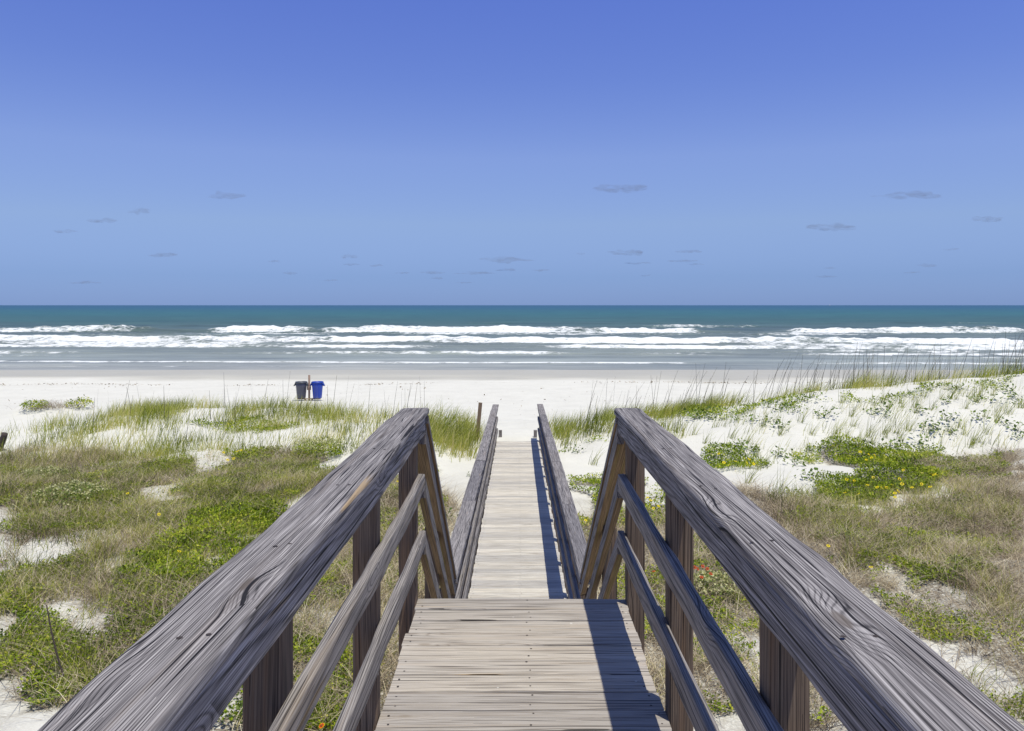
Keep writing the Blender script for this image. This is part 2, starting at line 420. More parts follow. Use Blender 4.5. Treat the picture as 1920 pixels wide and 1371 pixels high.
def railing(sgn, name, label):
    R = empty(name, ((-0.57 if sgn < 0 else 0.61), D1, float(height(sgn * 0.6, D1))))
    tag(R, label, 'railing')
    org = np.array(R.location)
    # x of inner faces
    xi = -0.487 if sgn < 0 else 0.526
    ci, co = (-0.470, -0.624) if sgn < 0 else (0.5156, 0.664)
    xc = (ci + co) / 2; cw = abs(co - ci)
    xb = xi + sgn * 0.019                                   # centre of a 38 mm board
    xp = xi + sgn * (0.038 + 0.045)                         # centre of a 90 mm post
    dx = -0.02                                              # walkway sits slightly left of the landing
    def one(nm, mat, *bs, **lab):
        a = Acc()
        for (args, kw) in bs: a.board(*args, **kw)
        for c_ in lab.get('nails', []): a.disc(c_, rng.uniform(.0045, .006), 0.0008)
        o = a.build(nm, mat, R, origin=org)
        if lab.get('label'): o['label'] = lab['label']
        return o
    ye = D1 + 0.02
    # landing section: cap board on a rail board, two mid rails
    one('handrail', [M_RAIL, M_NAIL], (((xc, Y0, 0.985), (xc, ye, 0.985), (0, 0, 1), cw, 0.040), dict(rad=0.011, seg=0.03, wob=0.0045, wave=0.012, nw=6)),
        nails=[(xp + rng.uniform(-.015, .006) * 1 - sgn * o_, y_ + rng.uniform(-.03, .03), 1.005) for y_ in (4.15, 3.6, 3.02, 2.4, 1.83, 1.3, 0.9) for o_ in (0.02, 0.062)])
    one('rail_board', M_RAIL, (((xb, Y0, 0.9155), (xb, ye - 0.01, 0.9155), (0, 0, 1), 0.038, 0.097), dict(rad=0.006, seg=0.04, wob=0.003, wave=0.008, nw=5)))
    for z in (0.612, 0.313):
        one('mid_rail', M_MID, (((xb, Y0, z), (xb, ye - 0.01, z), (0, 0, 1), 0.038, 0.090), dict(rad=0.006, seg=0.04, wob=0.004, wave=0.010, nw=5)))
    for y in (4.165, 3.02, 1.83, 0.63, -0.57):
        zb = float(height(xp, y)) - 0.35
        one('post', M_POST, (((xp, y, zb), (xp, y, 0.9645), (0, 1, 0), 0.090, 0.090), dict(rad=0.005, seg=0.12, wob=0.002)))
    # stair section
    ya, yb = ye + 0.004, 6.55
    sl = (cap_z(6.5) - 1.0) / (6.5 - D1)
    up = (0, -sl, 1.0)
    def sz(y, z0): return z0 + sl * (y - D1)
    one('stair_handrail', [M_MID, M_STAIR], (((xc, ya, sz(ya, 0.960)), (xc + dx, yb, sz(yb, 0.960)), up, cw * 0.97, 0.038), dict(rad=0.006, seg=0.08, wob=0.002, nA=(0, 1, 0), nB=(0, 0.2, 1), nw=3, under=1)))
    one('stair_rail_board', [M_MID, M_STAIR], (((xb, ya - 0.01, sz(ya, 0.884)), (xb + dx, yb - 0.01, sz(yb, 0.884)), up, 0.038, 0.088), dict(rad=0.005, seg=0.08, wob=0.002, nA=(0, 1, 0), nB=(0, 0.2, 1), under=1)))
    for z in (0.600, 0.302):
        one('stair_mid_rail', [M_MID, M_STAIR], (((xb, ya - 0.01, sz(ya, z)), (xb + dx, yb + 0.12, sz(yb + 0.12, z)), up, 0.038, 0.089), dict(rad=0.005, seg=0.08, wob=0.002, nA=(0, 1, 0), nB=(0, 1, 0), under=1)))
    for y in (5.32, 6.46):
        zb = float(height(xp, y)) - 0.35
        one('post', M_POST, (((xp + dx * (y > 6), y, zb), (xp + dx * (y > 6), y, sz(y, 0.935) - 0.06), (0, 1, 0), 0.090, 0.090), dict(rad=0.005, seg=0.12, wob=0.002)))
    # walkway section: cap in five lengths
    ys = [6.38, 9.25, 12.0, 14.65, 17.45, 20.55] if sgn < 0 else [6.40, 9.1, 11.9, 14.5, 18.2, 20.6]
    for k in range(5):
        h = rng.uniform(-0.006, 0.006)
        one('walkway_handrail', M_RAIL, (((xc + dx, ys[k] + 0.002, cap_z(ys[k]) - 0.019 + h), (xc + dx, ys[k + 1] - 0.002, cap_z(ys[k + 1]) - 0.019 + h), (0, 0, 1), cw, 0.039), dict(rad=0.007, seg=0.12, wob=0.003, wave=0.006)))
    one('walkway_rail_board', M_RAIL, (((xb + dx, 6.56, cap_z(6.56) - 0.0865), (xb + dx, ys[5] - 0.01, cap_z(ys[5]) - 0.0865), (0, 0, 1), 0.038, 0.088), dict(rad=0.005, seg=0.2, wob=0.003, wave=0.004)))
    for f in (0.36, 0.66):
        z0 = cap_z(6.72) - f; z1 = cap_z(ys[5]) - f
        one('walkway_mid_rail', M_MID, (((xb + dx, 6.72, z0), (xb + dx, ys[5] - 0.02, z1), (0, 0, 1), 0.038, 0.089), dict(rad=0.005, seg=0.2, wob=0.003, wave=0.004)))
    for y in (7.5, 8.72, 9.9, 11.0, 12.1, 13.25, 14.45, 15.65, 16.75, 17.85, 19.1, 20.45):
        zb = min(float(height(xp, y)), deck_z(y)) - 0.35
        one('post', M_POST, (((xp + dx, y, zb), (xp + dx, y, cap_z(y) - 0.042), (0, 1, 0), 0.090, 0.090), dict(rad=0.005, seg=0.2, wob=0.002)))
    # short stub post where the walkway meets the sand
    one('stub_post', M_MID, (((xi - sgn * 0.05 + dx, 20.86, deck_z(20.8) - 0.5), (xi - sgn * 0.05 + dx, 20.86, deck_z(20.8) + 0.24), (0, 1, 0), 0.085, 0.085), dict(rad=0.005, seg=0.2)))
    return R
railing(-1, 'wooden_railing', 'weathered grey wooden railing along the side of boardwalk nearest the blue trash can')
railing(1, 'wooden_railing', 'weathered grey wooden railing casting its shadow band onto the boardwalk planks')

# ------------------------------------------------------------------ sand
m, t, out = nt('white_sand'); n = N(t); M_SAND = m
co = n.new('ShaderNodeTexCoord').outputs['Object']
wet = n.attr('wet'); litter_shade_mask = n.attr('litter_shade'); foot = n.attr('trod')
base = n.mix(n.noise(co, 0.7, 5.0, 0.6), (0.58, 0.562, 0.515), (0.74, 0.72, 0.665))
grainy = n.noise(co, 60.0, 3.0, 0.7)
base = n.mix(1.0, base, n.ramp(grainy, [(0.25, (0.88, 0.88, 0.87)), (0.75, (1.06, 1.06, 1.06))]), 'MULTIPLY')
# dead stems and leaf crumbs on the sand, darkened to paint in plant shade
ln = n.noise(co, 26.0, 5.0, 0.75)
lm = n.math('MULTIPLY', litter_shade_mask, n.maprange(ln, 0.34, 0.56))
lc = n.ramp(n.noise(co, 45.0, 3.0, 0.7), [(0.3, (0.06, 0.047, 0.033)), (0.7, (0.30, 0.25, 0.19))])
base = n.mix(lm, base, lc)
# tide-line crumbs on the open beach
tl = n.new('ShaderNodeMapping'); tl.inputs['Scale'].default_value = (0.8, 2.6, 1); t.links.new(co, tl.inputs[0])
tn = n.noise(tl.outputs[0], 1.0, 6.0, 0.72)
base = n.mix(n.math('MULTIPLY', n.maprange(tn, 0.60, 0.68), n.math('MULTIPLY', n.attr('tide'), 0.75)), base, (0.30, 0.27, 0.22))
wcol = n.mix(n.noise(tl.outputs[0], 0.25, 4.0, 0.6), (0.42, 0.395, 0.325), (0.50, 0.475, 0.40))
base = n.mix(wet, base, wcol)
rough = n.maprange(wet, 0.0, 1.0, 0.95, 0.42, smooth=False)
h1 = n.math('MULTIPLY', n.noise(co, 7.0, 4.0, 0.6), 0.5)
h2 = n.math('MULTIPLY', n.noise(co, 2.2, 3.0, 0.55), n.math('MULTIPLY', foot, 2.5))
rip = n.new('ShaderNodeMapping'); rip.inputs['Rotation'].default_value = (0, 0, 0.35); rip.inputs['Scale'].default_value = (1.0, 4.0, 1); t.links.new(co, rip.inputs[0])
h3 = n.math('MULTIPLY', n.noise(rip.outputs[0], 2.4, 3.0, 0.6), 0.6)
hh = n.math('ADD', n.math('ADD', h1, h2), n.math('ADD', h3, n.math('MULTIPLY', grainy, 0.1)))
n.bsdf(out, base, rough, 0.2, n.bump(hh, 0.035))

GX = seg_axis(-20, 20, 0.125, 1.12, 900); GX = [-q for q in GX[::-1] if q > 20] + GX
GY = seg_axis(-8, 33, 0.125, 1.03, 120)
GX = np.array(sorted(set(np.round(GX, 4)))); GY = np.array(GY)
XX, YY = np.meshgrid(GX, GY)

# ------------------------------------------------------------------ where the plants grow (outlines in photograph pixels, dropped onto the ground)
def poly(pts): return np.array([hit(px, py)[:2] for px, py in pts])
def inside(P, x, y):
    r = np.zeros(np.shape(x), bool); k = len(P)
    for i in range(k):
        x1, y1 = P[i]; x2, y2 = P[(i + 1) % k]
        c = ((y1 > y) != (y2 > y)) & (x < (x2 - x1) * (y - y1) / (y2 - y1 + 1e-12) + x1)
        r ^= c
    return r
def clear(x, y):        # not through the planks
    return ~((np.abs(x) < 0.74) & (y > 5.9) & (y < 21.2)) & ~((np.abs(x) < 0.68) & (y < 6.0)) 
BARE = [poly(q) for q in ([(20, 1052), (80, 1012), (135, 1025), (125, 1055), (40, 1066)], [(50, 1152), (130, 1132), (220, 1150), (200, 1198), (110, 1192)], [(0, 1325), (40, 1325), (110, 1365), (60, 1380), (0, 1380)],
        [(1440, 872), (1530, 878), (1545, 930), (1440, 912)], [(340, 772), (420, 768), (430, 786), (340, 786)], [(330, 802), (420, 806), (430, 826), (330, 824)], [(170, 815), (240, 812), (250, 832), (180, 836)], [(240, 920), (330, 905), (350, 940), (270, 955)], [(350, 850), (420, 850), (420, 890), (370, 895)])]
def bare(x, y):
    r = np.zeros(np.shape(x), bool)
    bx = x + (fbm(x * 2.5, y * 2.5, 177, 3) - 0.5) * 0.7; by = y + (fbm(x * 2.5, y * 2.5, 178, 3) - 0.5) * 0.7
    for q in BARE: r |= inside(q, bx, by)
    return r
def scatter(pts, dens, ns=0.8, th=0.45, soft=0.15, seed=1, world=False, mul=1.0):
    th = th - 0.05; dens = dens * mul
    P = np.array(pts, float) if world else poly(pts)
    lo, hi = P.min(0), P.max(0)
    k = int((hi - lo).prod() * dens)
    x = rng.uniform(lo[0], hi[0], k); y = rng.uniform(lo[1], hi[1], k)
    jx = (fbm(x * 1.1, y * 1.1, 77, 3) - 0.5) * 1.4; jy = (fbm(x * 1.1, y * 1.1, 78, 3) - 0.5) * 1.4
    ok = inside(P, x + jx, y + jy) & clear(x, y) & (~bare(x, y) | (rng.uniform(0, 1, k) < 0.06))
    if ns:
        f = sstep(th - soft, th + soft, fbm(x * ns, y * ns, seed, 4))
        ok &= rng.uniform(0, 1, k) < f
    return x[ok], y[ok]

DRY_Z = [[(1360, 900), (1470, 930), (1600, 1040), (1690, 1120), (1540, 1120), (1400, 1010)], [(1780, 940), (1960, 860), (2100, 900), (2100, 1150), (1800, 1130)], [(0, 850), (130, 840), (330, 860), (560, 850), (640, 900), (560, 960), (440, 1010), (330, 1050), (200, 1040), (120, 1090), (0, 1060)],
         [(0, 1080), (260, 1090), (420, 1100), (460, 1200), (250, 1330), (0, 1371)],
         [(440, 1060), (770, 880), (880, 960), (860, 1120), (840, 1371), (430, 1371)],
         [(1440, 930), (1560, 960), (1700, 950), (1920, 930), (1920, 1130), (1700, 1110), (1560, 1060), (1470, 990)],
         [(1110, 960), (1330, 960), (1460, 1080), (1640, 1260), (1720, 1371), (1110, 1371)],
         [(1700, 860), (1920, 850), (1920, 960), (1780, 950)],
         [(1640, 1130), (1920, 1120), (1920, 1371), (1900, 1330)]]
GC = [([(1220, 1130), (1330, 1120), (1440, 1240), (1500, 1371), (1230, 1371)], 900, .46, .12, .028),
      ([(380, 1371), (420, 1300), (560, 1260), (700, 1300), (690, 1371)], 1600, .42, .12, .028),
      ([(0, 880), (200, 870), (560, 850), (640, 890), (500, 1000), (300, 1010), (0, 1000)], 1100, .44, .12, .034),
      ([(0, 1090), (250, 1100), (470, 1060), (420, 1180), (200, 1300), (0, 1371)], 1700, .46, .12, .030),
      ([(420, 1110), (480, 1070), (640, 960), (740, 1000), (690, 1371), (380, 1371)], 1500, .44, .14, .028),
      ([(1480, 960), (1920, 940), (1920, 1120), (1640, 1110)], 1100, .44, .12, .032),
      ([(1640, 1120), (1920, 1120), (1920, 1371), (1880, 1340)], 700, .52, .08, .026),
      ([(1240, 960), (1340, 960), (1480, 1100), (1420, 1200), (1240, 1140)], 800, .48, .12, .030),
      ([(0, 1040), (130, 1060), (230, 1080), (200, 1120), (60, 1130), (0, 1110)], 1300, .46, .10, .030),
      ([(0, 1140), (100, 1150), (80, 1210), (0, 1215)], 1300, .44, .10, .030),
      ([(0, 1270), (90, 1230), (230, 1260), (200, 1330), (100, 1371), (0, 1371)], 2000, .42, .14, .030),
      ([(430, 850), (560, 835), (640, 860), (600, 880), (480, 870)], 700, .44, .12, .038),
      ([(360, 795), (480, 785), (560, 800), (460, 815)], 600, .42, .10, .040),
      ([(200, 880), (440, 860), (520, 905), (320, 930), (150, 910)], 700, .52, .12, .036),
      ([(400, 900), (520, 900), (520, 960), (400, 960)], 1300, .44, .14, .034),
      ([(500, 1060), (760, 900), (780, 1000), (690, 1371), (470, 1371)], 1700, .47, .13, .028),
      ([(760, 870), (800, 850), (850, 960), (860, 1110), (780, 1120)], 1100, .5, .12, .032),
      ([(1080, 900), (1160, 890), (1260, 930), (1290, 1000), (1180, 1010), (1090, 1010)], 1000, .42, .13, .034),
      ([(1140, 1070), (1270, 1060), (1330, 1110), (1320, 1190), (1180, 1220)], 1900, .42, .13, .028),
      ([(1290, 1120), (1420, 1110), (1440, 1190), (1330, 1200)], 1700, .44, .12, .028),
      ([(1220, 1260), (1320, 1230), (1400, 1371), (1240, 1371)], 1300, .5, .10, .028),
      ([(1500, 1371), (1560, 1320), (1640, 1371)], 1200, .46, .10, .028),
      ([(1480, 920), (1560, 950), (1600, 1040), (1500, 1010)], 1000, .47, .12, .032),
      ([(1600, 1040), (1780, 1060), (1900, 1090), (1880, 1120), (1720, 1110), (1620, 1080)], 1700, .44, .14, .030),
      ([(1640, 1110), (1760, 1120), (1720, 1160), (1640, 1140)], 1500, .46, .10, .028),
      ([(1720, 1160), (1830, 1160), (1830, 1220), (1740, 1210)], 1400, .47, .10, .028),
      ([(1840, 1250), (1920, 1240), (1920, 1330), (1860, 1300)], 1300, .47, .10, .028),
      ([(1780, 1230), (1920, 1180), (1920, 1371), (1900, 1371)], 500, .52, .07, .026),
      ([(1700, 860), (1900, 850), (1920, 900), (1760, 905)], 900, .46, .16, .036),
      ([(1450, 850), (1560, 838), (1560, 862), (1470, 872)], 700, .44, .12, .040),
      ([(1210, 778), (1560, 752), (1500, 768), (1300, 790)], 330, .46, .10, .050),
      ([(1560, 748), (1920, 702), (1920, 716), (1600, 758)], 300, .46, .10, .050),
      ([(1030, 838), (1140, 836), (1270, 826), (1250, 840), (1060, 850)], 260, .46, .07, .045)]
litter_shade_mask = np.zeros_like(XX)
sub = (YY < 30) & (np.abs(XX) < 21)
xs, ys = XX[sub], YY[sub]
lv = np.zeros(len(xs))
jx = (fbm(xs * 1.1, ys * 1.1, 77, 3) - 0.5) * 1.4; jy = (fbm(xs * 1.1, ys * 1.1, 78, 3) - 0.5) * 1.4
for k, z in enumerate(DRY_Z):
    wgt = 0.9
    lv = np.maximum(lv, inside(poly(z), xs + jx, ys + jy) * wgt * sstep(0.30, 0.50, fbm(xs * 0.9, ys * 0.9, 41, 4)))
for pts, dens, th, hg, sz in GC:  # ground colour darkened beneath the leafy cover as painted shade
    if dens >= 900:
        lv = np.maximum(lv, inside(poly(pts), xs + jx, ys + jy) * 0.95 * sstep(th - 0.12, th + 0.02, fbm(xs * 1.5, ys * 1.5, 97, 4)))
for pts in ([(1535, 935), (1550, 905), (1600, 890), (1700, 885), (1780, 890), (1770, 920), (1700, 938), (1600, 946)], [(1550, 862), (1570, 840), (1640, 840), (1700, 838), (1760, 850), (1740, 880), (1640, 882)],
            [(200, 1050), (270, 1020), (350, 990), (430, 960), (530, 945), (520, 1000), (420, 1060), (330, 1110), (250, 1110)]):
    lv = np.maximum(lv, inside(poly(pts), xs + jx, ys + jy) * 0.95 * sstep(0.26, 0.40, fbm(xs * 1.5, ys * 1.5, 97, 4)))  # same painted shade below the sunflower and creeper patches
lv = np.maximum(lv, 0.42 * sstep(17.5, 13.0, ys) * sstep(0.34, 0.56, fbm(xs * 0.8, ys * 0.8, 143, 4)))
litter_shade_mask[sub] = lv * np.where(bare(xs, ys), 0.15, 1.0)
ZZ = height(XX, YY)
wet = sstep(-3.44, -3.52, ZZ + (fbm(XX * 0.05, YY * 0.15, 61, 3) - 0.5) * 0.06) * (YY > 40)
trod = np.clip(sstep(24, 30, YY) * sstep(58, 50, YY) + sstep(1.6, 0.6, np.abs(XX)) * sstep(19, 22, YY), 0, 1)
tide = np.exp(-((YY - 50.0 - (fbm(XX * 0.06, XX * 0, 71, 3) - 0.5) * 5) / 0.9) ** 2) + 0.6 * np.exp(-((YY - 45.0 - (fbm(XX * 0.05, XX * 0, 73, 3) - 0.5) * 7) / 1.4) ** 2)
nx, ny = len(GX), len(GY)
ii = np.arange(nx * ny).reshape(ny, nx)
Q = np.stack([ii[:-1, :-1], ii[:-1, 1:], ii[1:, 1:], ii[1:, :-1]], -1).reshape(-1, 4)
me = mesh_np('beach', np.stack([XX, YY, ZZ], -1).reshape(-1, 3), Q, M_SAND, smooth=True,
             extra=dict(wet=wet.ravel(), litter_shade=litter_shade_mask.ravel(), trod=trod.ravel(), tide=np.clip(tide, 0, 1).ravel()))
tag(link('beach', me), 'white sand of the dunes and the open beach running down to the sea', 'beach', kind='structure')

# ------------------------------------------------------------------ sea
m, t, out = nt('sea_water'); n = N(t); M_SEA = m
co = n.new('ShaderNodeTexCoord').outputs['Object']
sp = n.new('ShaderNodeSeparateXYZ'); t.links.new(co, sp.inputs[0])
yv = sp.outputs[1]
dist = n.math('LOGARITHM', yv, 10.0)                              # sand-clouded shallows to clear deep water
st_ = n.new('ShaderNodeMapping'); st_.inputs['Scale'].default_value = (0.012, 0.03, 1); t.links.new(co, st_.inputs[0])
dist = n.math('ADD', dist, n.math('MULTIPLY', n.math('SUBTRACT', n.noise(st_.outputs[0], 1.0, 4.0, 0.6), 0.5), 0.22))
dn = n.maprange(dist, 1.8, 3.3, smooth=False)
wc = n.ramp(dn, [(0.0, (0.36, 0.365, 0.335)), (0.06, (0.25, 0.28, 0.265)), (0.12, (0.19, 0.22, 0.205)), (0.26, (0.10, 0.14, 0.13)), (0.40, (0.045, 0.105, 0.085)), (0.58, (0.030, 0.115, 0.112)), (0.85, (0.022, 0.095, 0.135)), (1.0, (0.02, 0.085, 0.14))])
sv = n.new('ShaderNodeMapping'); sv.inputs['Scale'].default_value = (0.05, 0.22, 1); t.links.new(co, sv.inputs[0])
chop = n.noise(sv.outputs[0], 1.0, 6.0, 0.68)
wc = n.mix(1.0, wc, n.ramp(chop, [(0.3, (0.60, 0.62, 0.65)), (0.7, (1.38, 1.35, 1.3))]), 'MULTIPLY')
foam = n.attr('foam')
fm = n.new('ShaderNodeMapping'); fm.inputs['Scale'].default_value = (0.8, 1.1, 0.8); t.links.new(co, fm.inputs[0])
fn = n.noise(fm.outputs[0], 1.0, 6.0, 0.72, 0.4)
ff = n.maprange(n.math('ADD', foam, n.math('MULTIPLY', n.math('SUBTRACT', fn, 0.5), 2.2)), 0.36, 0.92)
ff = n.math('MULTIPLY', ff, n.maprange(foam, 0.02, 0.12))
# scattered whitecaps
cm_ = n.new('ShaderNodeMapping'); cm_.inputs['Scale'].default_value = (0.16, 0.09, 1); t.links.new(co, cm_.inputs[0])
wcap = n.maprange(n.noise(cm_.outputs[0], 1.0, 3.0, 0.6, 0.3), 0.775, 0.80)
wcap = n.math('MULTIPLY', wcap, n.maprange(yv, 130.0, 190.0))
ff = n.math('MAXIMUM', ff, n.math('MULTIPLY', wcap, 0.9))
col = n.mix(ff, wc, n.mix(n.noise(co, 1.7, 4.0, 0.7), (0.60, 0.62, 0.64), (0.90, 0.91, 0.92)))
hb = n.math('ADD', chop, n.math('MULTIPLY', n.noise(co, 0.9, 4.0, 0.6), 0.3))
b = n.bsdf(out, col, n.maprange(ff, 0.0, 1.0, 0.36, 0.9), 0.15, n.bump(hb, 0.5, 0.8))
b.inputs['IOR'].default_value = 1.33

SX = seg_axis(-95, 95, 0.55, 1.10, 15000); SX = [-q for q in SX[::-1] if q > 95] + SX
SY = seg_axis(58, 135, 0.42, 1.022, 15000)
SX = np.array(SX); SY = np.array(SY)
X, Y = np.meshgrid(SX, SY)
Z = np.full_like(X, -3.6)
foam = np.zeros_like(X)
inr = np.exp(-np.maximum(np.abs(X) - 160, 0) / 60)
def n1(x, sc, seed): return fbm(x * sc, x * 0 + seed * 3.7, seed, 4)
# distance, height, width towards shore, width seaward, foam, breaking fraction or stretches of x, seed, slant of the crest line
WAVES = [(222, .4, 3, 9, .35, .10, 1, .03), (186, .55, 4, 9, .55, .16, 2, .04), (164, .6, 4, 7, .6, .20, 4, .04),
         (146, 1.15, 4, 5.0, .95, [(-120, -69), (-57, -38), (-36, 33), (47, 92)], 3, .03), (138, .35, 3, 3.5, .62, [(-60, -30), (-22, 30), (38, 60)], 5, .03),
         (128, .4, 4, 6, .4, .25, 13, .06), (108, .85, 3.5, 2.8, 1.0, .93, 6, .075), (101.5, .45, 2.5, 1.8, .8, .62, 7, .07), (95.5, .40, 2.0, 1.5, .9, .84, 8, .06), (89, .30, 1.5, 1.2, .75, .46, 9, .05),
         (84, .28, 1.2, .9, .7, .50, 10, .04), (79, .15, 1.0, .7, .6, .25, 14, .04), (71.5, .09, .8, .6, .85, .94, 11, .03), (66.2, .03, .4, 0.5, .5, .4, 12, .02)]
for (D, hgt, wf, wb, fo, frac, sd, sl) in WAVES:
    yc = D + (n1(X, 0.016, sd) - 0.5) * D * 0.035 + (n1(X, 0.11, sd + 40) - 0.5) * wf * 0.9 - sl * np.clip(X, -150, 150)
    if isinstance(frac, list):
        Xw = X + (n1(X, 0.15, sd + 7) - .5) * 6
        brk = np.zeros_like(X)
        for (a_, b_) in frac: brk = np.maximum(brk, sstep(a_ - 4, a_ + 4, Xw) * sstep(b_ + 4, b_ - 4, Xw))
    else:
        br = n1(X, 0.021, sd + 80)
        brk = sstep(-0.045, 0.045, br - np.quantile(br[0][np.abs(SX) < 140], 1 - frac))
    d = Y - yc
    prof = np.where(d < 0, np.exp(-(d / wf) ** 2 * 2.2), np.exp(-(d / wb) ** 2 * 1.4))
    amp = (0.55 + 0.75 * n1(X, 0.05, sd + 120)) * (0.55 + 0.45 * brk)
    Z = Z + hgt * prof * amp * inr + hgt * 0.7 * brk * prof * (fbm(X * 0.7, Y * 0.5, sd + 9, 3) - 0.5) * inr
    band = np.where(d < 0, sstep(-wf * 1.05, -wf * 0.75, d), np.exp(-(d / (wb * 0.75)) ** 2))
    foam = np.maximum(foam, fo * brk * band * (0.28 + 1.2 * fbm(X * 0.10, d * 0.22 + sd, sd + 160, 4)) * inr)
# spent foam drifting between the breakers
foam = np.maximum(foam, 0.30 * sstep(0.50, 0.68, fbm(X * 0.05, Y * 0.13, 301, 4)) * sstep(76, 84, Y) * sstep(178, 150, Y) * inr)
Z = Z + (fbm(X * 0.05, Y * 0.16, 310, 4) - 0.5) * 0.34 * sstep(66, 120, Y) * np.exp(-np.maximum(Y - 500, 0) / 500)
nx, ny = len(SX), len(SY)
ii = np.arange(nx * ny).reshape(ny, nx)
Q = np.stack([ii[:-1, :-1], ii[:-1, 1:], ii[1:, 1:], ii[1:, :-1]], -1).reshape(-1, 4)
me = mesh_np('sea', np.stack([X, Y, Z], -1).reshape(-1, 3), Q, M_SEA, smooth=True, extra=dict(foam=np.clip(foam, 0, 1.3).ravel()))
tag(link('sea', me), 'teal and green sea with white breakers rolling in to the beach', 'sea', kind='structure')

# ------------------------------------------------------------------ plant materials
def foliage(name, stops, trans=0.28, rough=0.55, spec=0.25):
    m, t, out = nt(name); n = N(t)
    c = n.ramp(n.attr('tint'), stops)
    b = n.bsdf(out, c, rough, spec)
    tr = n.new('ShaderNodeBsdfTranslucent'); t.links.new(c, tr.inputs[0])
    mx = n.new('ShaderNodeMixShader'); mx.inputs[0].default_value = trans
    t.links.new(b.outputs[0], mx.inputs[1]); t.links.new(tr.outputs[0], mx.inputs[2]); t.links.new(mx.outputs[0], out.inputs['Surface'])
    return m
M_OAT = foliage('sea_oat_leaf', [(0, (0.08, 0.11, 0.015)), (0.45, (0.33, 0.38, 0.045)), (0.8, (0.54, 0.54, 0.10)), (1, (0.74, 0.66, 0.28))], 0.45)
M_DRY = foliage('dry_stem', [(0, (0.12, 0.085, 0.055)), (0.4, (0.41, 0.33, 0.22)), (0.8, (0.66, 0.56, 0.38)), (1, (0.80, 0.72, 0.52))], 0.10)
M_LEAF = foliage('bright_leaf', [(0, (0.05, 0.09, 0.004)), (0.45, (0.22, 0.31, 0.008)), (0.85, (0.44, 0.50, 0.025)), (1, (0.60, 0.56, 0.08))])
M_VINE = foliage('vine_leaf', [(0, (0.06, 0.11, 0.018)), (0.6, (0.18, 0.27, 0.04)), (1, (0.32, 0.38, 0.08))])
M_STALK = foliage('dark_stalk', [(0, (0.05, 0.045, 0.04)), (0.6, (0.13, 0.12, 0.085)), (1, (0.26, 0.23, 0.16))], 0.1)
M_BLOOM = foliage('pale_blossom', [(0, (0.26, 0.29, 0.08)), (0.5, (0.48, 0.47, 0.20)), (1, (0.70, 0.66, 0.40))], 0.2)
M_YEL = foliage('yellow_petal', [(0, (0.86, 0.66, 0.0)), (1, (0.95, 0.80, 0.02))], 0.25)
M_RED = foliage('red_petal', [(0, (0.55, 0.02, 0.01)), (1, (0.75, 0.10, 0.015))], 0.2)
M_DISC = simple('flower_disc', (0.16, 0.08, 0.02), 0.9)

def blades(x, y, h, wid, lean=(0.15, 0.0), bend=0.5, spread=0.35, z=None, tint=None, tips=0.12, segs=4):
    """tapered curved strips, 3 quads each"""
    k = len(x)
    z = height(x, y) - 0.02 if z is None else z
    h = np.broadcast_to(h, k) * 1.0
    az = rng.uniform(0, 2 * math.pi, k)
    lx = np.cos(az) * spread * rng.uniform(0.2, 1, k) + lean[0]; ly = np.sin(az) * spread * rng.uniform(0.2, 1, k) + lean[1]
    bd = bend * rng.uniform(0.3, 1.3, k)
    fa = rng.uniform(0, math.pi, k)
    sx, sy = np.cos(fa), np.sin(fa)
    T = np.linspace(0, 1, segs)
    V = np.zeros((k, segs, 2, 3))
    for i, q in enumerate(T):
        cx = x + h * (lx * q + lx * bd * q * q * 1.6); cy = y + h * (ly * q + ly * bd * q * q * 1.6)
        drop = bd * np.hypot(lx, ly) * q ** 3
        cz = z + h * (q - drop * 0.8)
        w = wid * (1 - (1 - tips) * q ** 1.4) * 0.5
        for j, sg in enumerate((-1, 1)):
            V[:, i, j, 0] = cx + sg * sx * w; V[:, i, j, 1] = cy + sg * sy * w; V[:, i, j, 2] = cz
    b = (np.arange(k) * segs * 2)[:, None]
    Q = np.concatenate([np.stack([b + 2 * i, b + 2 * i + 1, b + 2 * i + 3, b + 2 * i + 2], -1).reshape(-1, 4) for i in range(segs - 1)])
    ti = rng.uniform(0, 1, k) if tint is None else tint
    return V.reshape(-1, 3), Q, np.repeat(ti, segs * 2)

def leaves(x, y, z, size, tilt=0.7, aspect=0.55, tint=None, up=None):
    k = len(x)
    az = rng.uniform(0, 2 * math.pi, k)
    el = rng.normal(0.15, tilt, k)
    d = np.stack([np.cos(az) * np.cos(el), np.sin(az) * np.cos(el), np.sin(el)], -1)
    s = np.stack([-np.sin(az), np.cos(az), np.zeros(k)], -1)
    ro = rng.normal(0, 0.6, k)[:, None]
    nn = np.cross(d, s)
    s = s * np.cos(ro) + nn * np.sin(ro)
    nn = np.cross(d, s)
    L = (np.broadcast_to(size, k) * rng.uniform(0.65, 1.3, k))[:, None]
    p = np.stack([x, y, z], -1)
    V = np.stack([p, p + d * L * 0.55 + s * L * aspect * 0.5 - nn * L * 0.08, p + d * L - nn * L * 0.10, p + d * L * 0.55 - s * L * aspect * 0.5 - nn * L * 0.08], 1)
    Q = np.arange(k * 4).reshape(k, 4)
    ti = rng.uniform(0, 1, k) if tint is None else tint
    return V.reshape(-1, 3), Q, np.repeat(ti, 4)

def join(parts):
    V, Q, T, b = [], [], [], 0
    for v, q, t_ in parts:
        V.append(v); Q.append(q + b); T.append(t_); b += len(v)
    return np.concatenate(V), np.concatenate(Q), np.concatenate(T)
def stuff(name, parts, mat, label, cat):
    v, q, t_ = join(parts)
    o = link(name, mesh_np(name, v, q, mat, t_))
    return tag(o, label, cat, kind='stuff')

